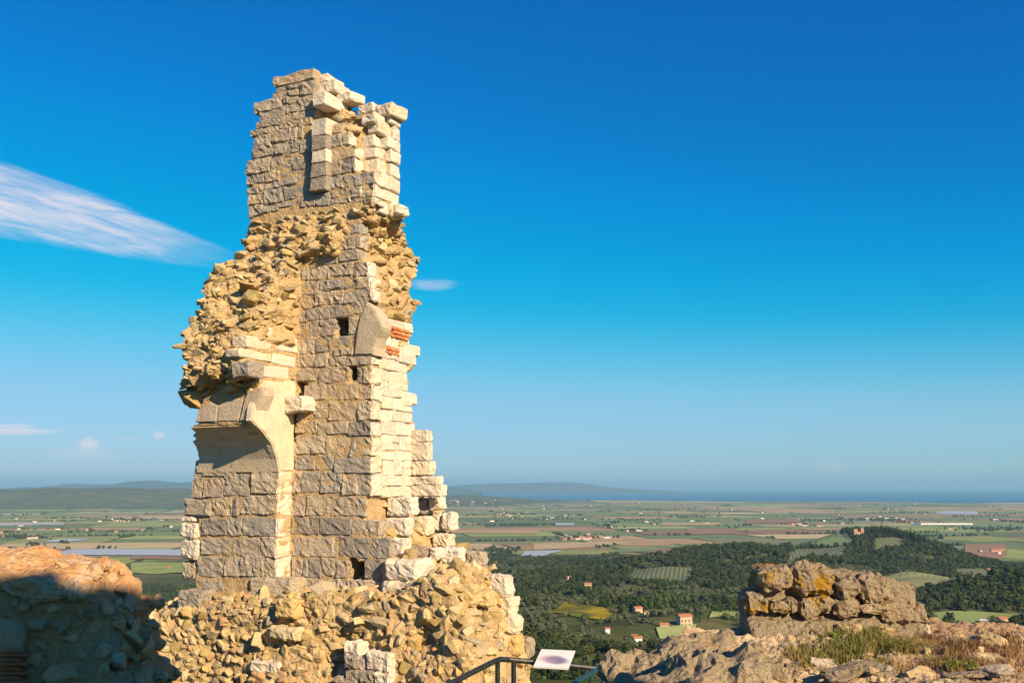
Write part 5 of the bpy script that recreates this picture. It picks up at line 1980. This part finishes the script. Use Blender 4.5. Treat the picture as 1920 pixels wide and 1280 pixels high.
def crown_mesh(name, mat, seed, n_, shape='round', leaf=0.3):
    """unit crown (radius 1, base at z 0): leaf clumps spread through an uneven volume"""
    rr = random.Random(seed)
    V, F = [], []
    lobes = []
    if shape == 'round':
        for k in range(6):
            a = rr.uniform(0, 6.28)
            q = rr.uniform(0.15, 0.55)
            lobes.append((Vector((math.cos(a) * q, math.sin(a) * q, rr.uniform(0.55, 1.15))), rr.uniform(0.42, 0.68)))
    elif shape == 'column':
        for k in range(7):
            z = 0.3 + k * 0.62
            lobes.append((Vector((rr.gauss(0, 0.04), rr.gauss(0, 0.04), z)), 0.42 * (1.05 - abs(k - 2.2) / 6.5)))
    else:
        for k in range(6):
            z = 0.5 + k * 0.33
            lobes.append((Vector((rr.gauss(0, 0.14), rr.gauss(0, 0.14), z)), 0.62 * (1.1 - abs(k - 2) / 5)))
    # inner body
    for (c_, rd_) in lobes:
        bm = bmesh.new()
        bmesh.ops.create_icosphere(bm, subdivisions=1, radius=rd_ * 0.8)
        b_ = len(V)
        for v in bm.verts:
            V.append(c_ + v.co * (1 + 0.25 * noise.noise(v.co * 3 + c_ * 4)))
        bm.verts.ensure_lookup_table()
        F += [tuple(b_ + x.index for x in f.verts) for f in bm.faces]
        bm.free()
    for i in range(n_):
        c_, rd_ = lobes[i % len(lobes)]
        d = Vector((rr.gauss(0, 1), rr.gauss(0, 1), rr.gauss(0.15, 1))).normalized()
        p_ = c_ + d * rd_ * rr.uniform(0.75, 1.12)
        nrm = (d + Vector((rr.gauss(0, 0.6), rr.gauss(0, 0.6), rr.gauss(0, 0.6)))).normalized()
        t1 = nrm.cross(Vector((rr.gauss(0, 1), rr.gauss(0, 1), rr.gauss(0, 1)))).normalized()
        t2 = nrm.cross(t1)
        s = leaf * rd_ * rr.uniform(0.7, 1.3)
        b_ = len(V)
        V += [p_ - t1 * s, p_ - t2 * s * 0.7 + nrm * s * 0.25, p_ + t1 * s, p_ + t2 * s * 0.7 + nrm * s * 0.2]
        F += [(b_, b_ + 1, b_ + 2), (b_, b_ + 2, b_ + 3)]
    return mesh(name, V, F, mat)


def trunk_mesh(name, h_, r_, seed):
    rr = random.Random(seed)
    bm = bmesh.new()

    def limb(a, b_, r0, r1):
        d = (b_ - a).normalized()
        x = d.cross(Vector((0.3, 0.5, 0.2))).normalized()
        y = d.cross(x)
        r0v = [bm.verts.new(a + (x * math.cos(t_) + y * math.sin(t_)) * r0) for t_ in np.linspace(0, 2 * math.pi, 7)[:-1]]
        r1v = [bm.verts.new(b_ + (x * math.cos(t_) + y * math.sin(t_)) * r1) for t_ in np.linspace(0, 2 * math.pi, 7)[:-1]]
        for k in range(6):
            bm.faces.new((r0v[k], r0v[(k + 1) % 6], r1v[(k + 1) % 6], r1v[k]))
    top = Vector((rr.gauss(0, 0.05), rr.gauss(0, 0.05), h_))
    limb(Vector((0, 0, -0.3)), top, r_, r_ * 0.65)
    for k in range(4):
        a = rr.uniform(0, 6.28)
        limb(top, top + Vector((math.cos(a) * 0.4, math.sin(a) * 0.4, rr.uniform(0.3, 0.6))), r_ * 0.5, r_ * 0.2)
    me = bpy.data.meshes.new(name)
    bm.to_mesh(me)
    bm.free()
    me.materials.append(BARK)
    return me


KINDS = {'oak': [crown_mesh('crown', OAK, 10 + i, 170, 'round', 0.30) for i in range(4)], 'olive': [crown_mesh('crown', OLIVE, 20 + i, 150, 'round', 0.26) for i in range(3)],
         'poplar': [crown_mesh('crown', BRIGHT, 30 + i, 170, 'tall', 0.28) for i in range(2)], 'cypress': [crown_mesh('crown', CYP, 40 + i, 140, 'column', 0.34) for i in range(2)]}
FARK = {'oak': [crown_mesh('crown', OAK, 110 + i, 60, 'round', 0.42) for i in range(4)], 'olive': [crown_mesh('crown', OLIVE, 120 + i, 50, 'round', 0.4) for i in range(3)]}
TRUNK = trunk_mesh('trunk', 0.7, 0.10, 3)


def tree(x, y, kind, s, label, group, name=None, rr=random, far=False):
    root = empty(name or kind + '_tree', (x, y, th(x, y) - 0.1), rr.uniform(0, 6.28))
    root.scale = (s, s, s * rr.uniform(0.85, 1.15))
    tag(root, label, 'tree', group)
    obj('crown', rr.choice(KINDS[kind]), root)
    obj('trunk', TRUNK, root)
    return root


# individual trees that stand out
tr_ = random.Random(9)
for k in range(7):
    p_ = hit(1208 + k * 13.5, 1143 - k * 0.9)
    tree(p_.x, p_.y, 'poplar', pxs(9.5 + k * 0.5, p_.length), 'rounded bright green tree in the row beside the terracotta roofed house', 'row of round trees', rr=tr_)
for (px, py) in ((1094, 1112), (1110, 1113), (1118, 1110), (1086, 1114), (1126, 1118), (1140, 1120), (1154, 1116), (1305, 1160), (1312, 1166)):
    p_ = hit(px, py)
    tree(p_.x, p_.y, 'cypress', pxs(5.5, p_.length), 'dark slender cypress near the houses on the slope', 'cypresses on the slope', 'cypress_tree', tr_)
for k in range(34):
    px = 1632 + k * 3.1 + tr_.gauss(0, 1)
    p_ = hit(px, 1003 + max(0, k - 8) * 0.7)
    tree(p_.x, p_.y, 'cypress', pxs(tr_.uniform(3.6, 5.2), p_.length), 'dark cypress in the line along the castle hill crest', 'cypresses along the castle hill', 'cypress_tree', tr_)


def scatter(n_, rlo, rhi, alo, ahi, seed):
    rg = np.random.default_rng(seed)
    r = np.sqrt(rg.uniform(rlo ** 2, rhi ** 2, n_))
    a = np.arctan(rg.uniform(alo, ahi, n_))
    return r * np.sin(a), r * np.cos(a), rg


# which land is wood, olive grove or open
def wood_mask(x, y):
    v = np.array([noise.noise(Vector((a * 0.0048, b_ * 0.0048, 3.0))) + 0.5 * noise.noise(Vector((a * 0.016, b_ * 0.016, 8.0))) for a, b_ in zip(x, y)])
    hill = np.exp(-((x - 700) / 260) ** 2 - ((y - 2080) / 330) ** 2) + np.exp(-((x - 470) / 240) ** 2 - ((y - 1780) / 300) ** 2) + np.exp(-((x - 620) / 330) ** 2 - ((y - 1120) / 210) ** 2)
    r = np.hypot(x, y)
    near = np.clip((560 - r) / 120, 0, 1) * 0.5
    left = np.where(x / np.maximum(y, 1) < -0.2, np.clip((2120 - r) / 120, -0.8, 1) * 0.9, 0)
    return v + 0.75 * np.minimum(hill, 1) + near + left


def clear_mask(x, y, skip=()):
    k = np.ones(len(x), bool)
    for poly, mt in CLEAR:
        k &= ~in_poly(x, y, poly)
    for (hx, hy, hr_) in HSPOTS:
        # houses keep an open view towards the camera
        d = math.hypot(hx, hy)
        if d > 4000:
            continue
        ux, uy = hx / d, hy / d
        al = (x - hx) * ux + (y - hy) * uy
        ac = -(x - hx) * uy + (y - hy) * ux
        k &= ~((np.abs(ac) < hr_) & (al < hr_) & (al > -hr_ * 2 - 10))
    return k


def instancer(name, x, y, s, kinds, seed, label, cat):
    """one mass of trees: points carrying crown copies (geometry nodes)"""
    rg = np.random.default_rng(seed)
    z = terrain(x, y) - 0.2
    me = bpy.data.meshes.new(name)
    me.from_pydata(list(zip(x.tolist(), y.tolist(), z.tolist())), [], [])
    at = me.attributes.new('size', 'FLOAT', 'POINT')
    at.data.foreach_set('value', np.asarray(s, float))
    at = me.attributes.new('turn', 'FLOAT', 'POINT')
    at.data.foreach_set('value', rg.uniform(0, 6.28, len(x)))
    o = obj(name, me)
    tag(o, label, cat, kind='stuff')
    protos = bpy.data.collections.new(name + '_crowns')
    for m2_ in kinds:
        protos.objects.link(bpy.data.objects.new('crown', m2_))
    ng = bpy.data.node_groups.new(name, 'GeometryNodeTree')
    ng.interface.new_socket('Geometry', in_out='INPUT', socket_type='NodeSocketGeometry')
    ng.interface.new_socket('Geometry', in_out='OUTPUT', socket_type='NodeSocketGeometry')
    N = ng.nodes.new
    gi, go = N('NodeGroupInput'), N('NodeGroupOutput')
    ci = N('GeometryNodeCollectionInfo')
    ci.inputs['Collection'].default_value = protos
    ci.inputs['Separate Children'].default_value = True
    ci.inputs['Reset Children'].default_value = True
    iop = N('GeometryNodeInstanceOnPoints')
    iop.inputs['Pick Instance'].default_value = True
    ri = N('FunctionNodeRandomValue')
    ri.data_type = 'INT'
    ri.inputs[4].default_value = 0
    ri.inputs[5].default_value = len(kinds) - 1
    a1, a2 = N('GeometryNodeInputNamedAttribute'), N('GeometryNodeInputNamedAttribute')
    a1.data_type = a2.data_type = 'FLOAT'
    a1.inputs[0].default_value = 'size'
    a2.inputs[0].default_value = 'turn'
    cx2 = N('ShaderNodeCombineXYZ')
    L_ = ng.links.new
    L_(gi.outputs[0], iop.inputs['Points'])
    L_(ci.outputs[0], iop.inputs['Instance'])
    L_(ri.outputs[2], iop.inputs['Instance Index'])
    L_(a2.outputs[0], cx2.inputs[2])
    L_(cx2.outputs[0], iop.inputs['Rotation'])
    L_(a1.outputs[0], iop.inputs['Scale'])
    L_(iop.outputs[0], go.inputs[0])
    md = o.modifiers.new('crowns', 'NODES')
    md.node_group = ng
    return o


x, y, rg = scatter(52000, 300, 2700, -0.60, 0.64, 4)
wm = wood_mask(x, y)
ok = clear_mask(x, y) & ((terrain(x, y) > PLAIN + 4) | ((x / y < -0.2) & (np.hypot(x, y) < 2120)))
r_ = np.hypot(x, y)
oak = ok & (wm > 0.14)
mixd = rg.uniform(0, 1, len(x))
olv0 = oak & (mixd < 0.14) & (r_ < 1500)
oak &= ~olv0
olv = olv0 | ok & (wm <= 0.14) & (wm > -0.5) & (rg.uniform(0, 1, len(x)) < 0.5)
# trees near enough and in view to be told apart
pxx = np.array([project((a, b_, c_))[0] for a, b_, c_ in zip(x, y, terrain(x, y))])
pyy = np.array([project((a, b_, c_ + 4))[1] for a, b_, c_ in zip(x, y, terrain(x, y))])
near_vis = (oak | olv) & (pyy < 1290) & (((pxx > 975) & (pxx < 1420)) | ((pxx > 235) & (pxx < 345))) & (r_ < 760)
order = np.argsort(r_ + 1e6 * ~near_vis)[:min(230, int(near_vis.sum()))]
single = np.zeros(len(x), bool)
single[order] = True
for i in order:
    kd = 'oak' if oak[i] else 'olive'
    lb = 'dark green oak standing in the wood below the ruin' if kd == 'oak' else 'grey green olive tree in the groves below the ruin'
    tree(float(x[i]), float(y[i]), kd, float(rg.uniform(3.0, 5.0) if kd == 'oak' else rg.uniform(2.2, 3.2)), lb, 'oaks below the ruin' if kd == 'oak' else 'olives below the ruin', rr=tr_)
q = oak & ~single
instancer('wood', x[q], y[q], rg.uniform(2.6, 6.4, q.sum()), FARK['oak'], 1, 'dark oak woods covering the hills and slopes', 'wood')
q = olv & ~single
instancer('olive_grove', x[q], y[q], rg.uniform(2.2, 3.4, q.sum()), FARK['olive'], 2, 'grey green olive groves spread over the slopes', 'grove')
# hedgerow and garden trees of the plain
hx, hy = [], []
for dist, jx, mi in FIELDS:
    if dist > 11000:
        continue
    for k in range(4):
        if fr.random() < 0.16:
            a, b_ = jx[k], jx[(k + 1) % 4]
            t0 = fr.uniform(0, 0.7)
            t1 = min(1, t0 + fr.uniform(0.1, 0.6))
            L_ = math.hypot(b_[0] - a[0], b_[1] - a[1]) * (t1 - t0)
            for j in range(int(L_ / fr.choice((9, 9, 14, 30)))):
                t_ = fr.uniform(t0, t1)
                hx.append(a[0] + (b_[0] - a[0]) * t_ + fr.gauss(0, 3))
                hy.append(a[1] + (b_[1] - a[1]) * t_ + fr.gauss(0, 3))
for (sx, sy, sr) in HSPOTS:
    if math.hypot(sx, sy) > 2500:
        for j in range(fr.randrange(3, 12)):
            hx.append(sx + fr.gauss(0, 30))
            hy.append(sy + 10 + abs(fr.gauss(0, 22)))
for (px, py, sx, sy, k) in ((1115, 1024, 26, 1.2, 60), (965, 985, 40, 0.7, 90), (1020, 975, 8, 1, 20), (1150, 980, 6, 1.2, 20), (240, 974, 30, 1.2, 70), (40, 1007, 22, 1.2, 50), (65, 1022, 8, 1.2, 30), (120, 1018, 6, 1, 16), (1640, 975, 40, 1.5, 80),
                            (1870, 992, 45, 2, 120), (1860, 1037, 25, 2, 60), (920, 1030, 4, 3, 12), (935, 1034, 14, 2, 24), (1300, 968, 40, 1.2, 60), (1200, 975, 30, 1.5, 50), (1500, 976, 60, 1.3, 80), (1560, 1013, 4, 1, 6), (1250, 955, 60, 1.5, 80), (870, 948, 40, 1, 60)):
    for j in range(k):
        p_ = hit(px + fr.gauss(0, sx), py + fr.gauss(0, sy))
        hx.append(p_.x)
        hy.append(p_.y)
hx, hy = np.array(hx), np.array(hy)
q = clear_mask(hx, hy) & (terrain(hx, hy) < PLAIN + 25) & (terrain(hx, hy) > PLAIN - 1)
hx, hy = hx[q], hy[q]
instancer('hedgerow_trees', hx, hy, np.random.default_rng(3).uniform(3.5, 7.5, len(hx)), FARK['oak'], 5, 'dark hedgerow trees dotted across the plain', 'trees')
print('trees', oak.sum(), olv.sum(), len(hx), 'fields', len(FIELDS), len(near_f))

# ------------------------------------------------------------------ haze
hz = bpy.data.materials.new('haze')
hz.use_nodes = True
n = NT(hz.node_tree)
pv_ = n.n('ShaderNodeVolumePrincipled', {'Color': (0.36, 0.68, 0.96, 1), 'Density': 3.9e-5, 'Anisotropy': 0.0})
out = n.n('ShaderNodeOutputMaterial')
n.t.links.new(pv_.outputs[0], out.inputs['Volume'])
hb = boxm('haze', -100000, 100000, -26000, 100000, -262, 330, hz)
tag(obj('haze', hb), 'pale blue air lying over the plain and sea', 'haze', kind='stuff')
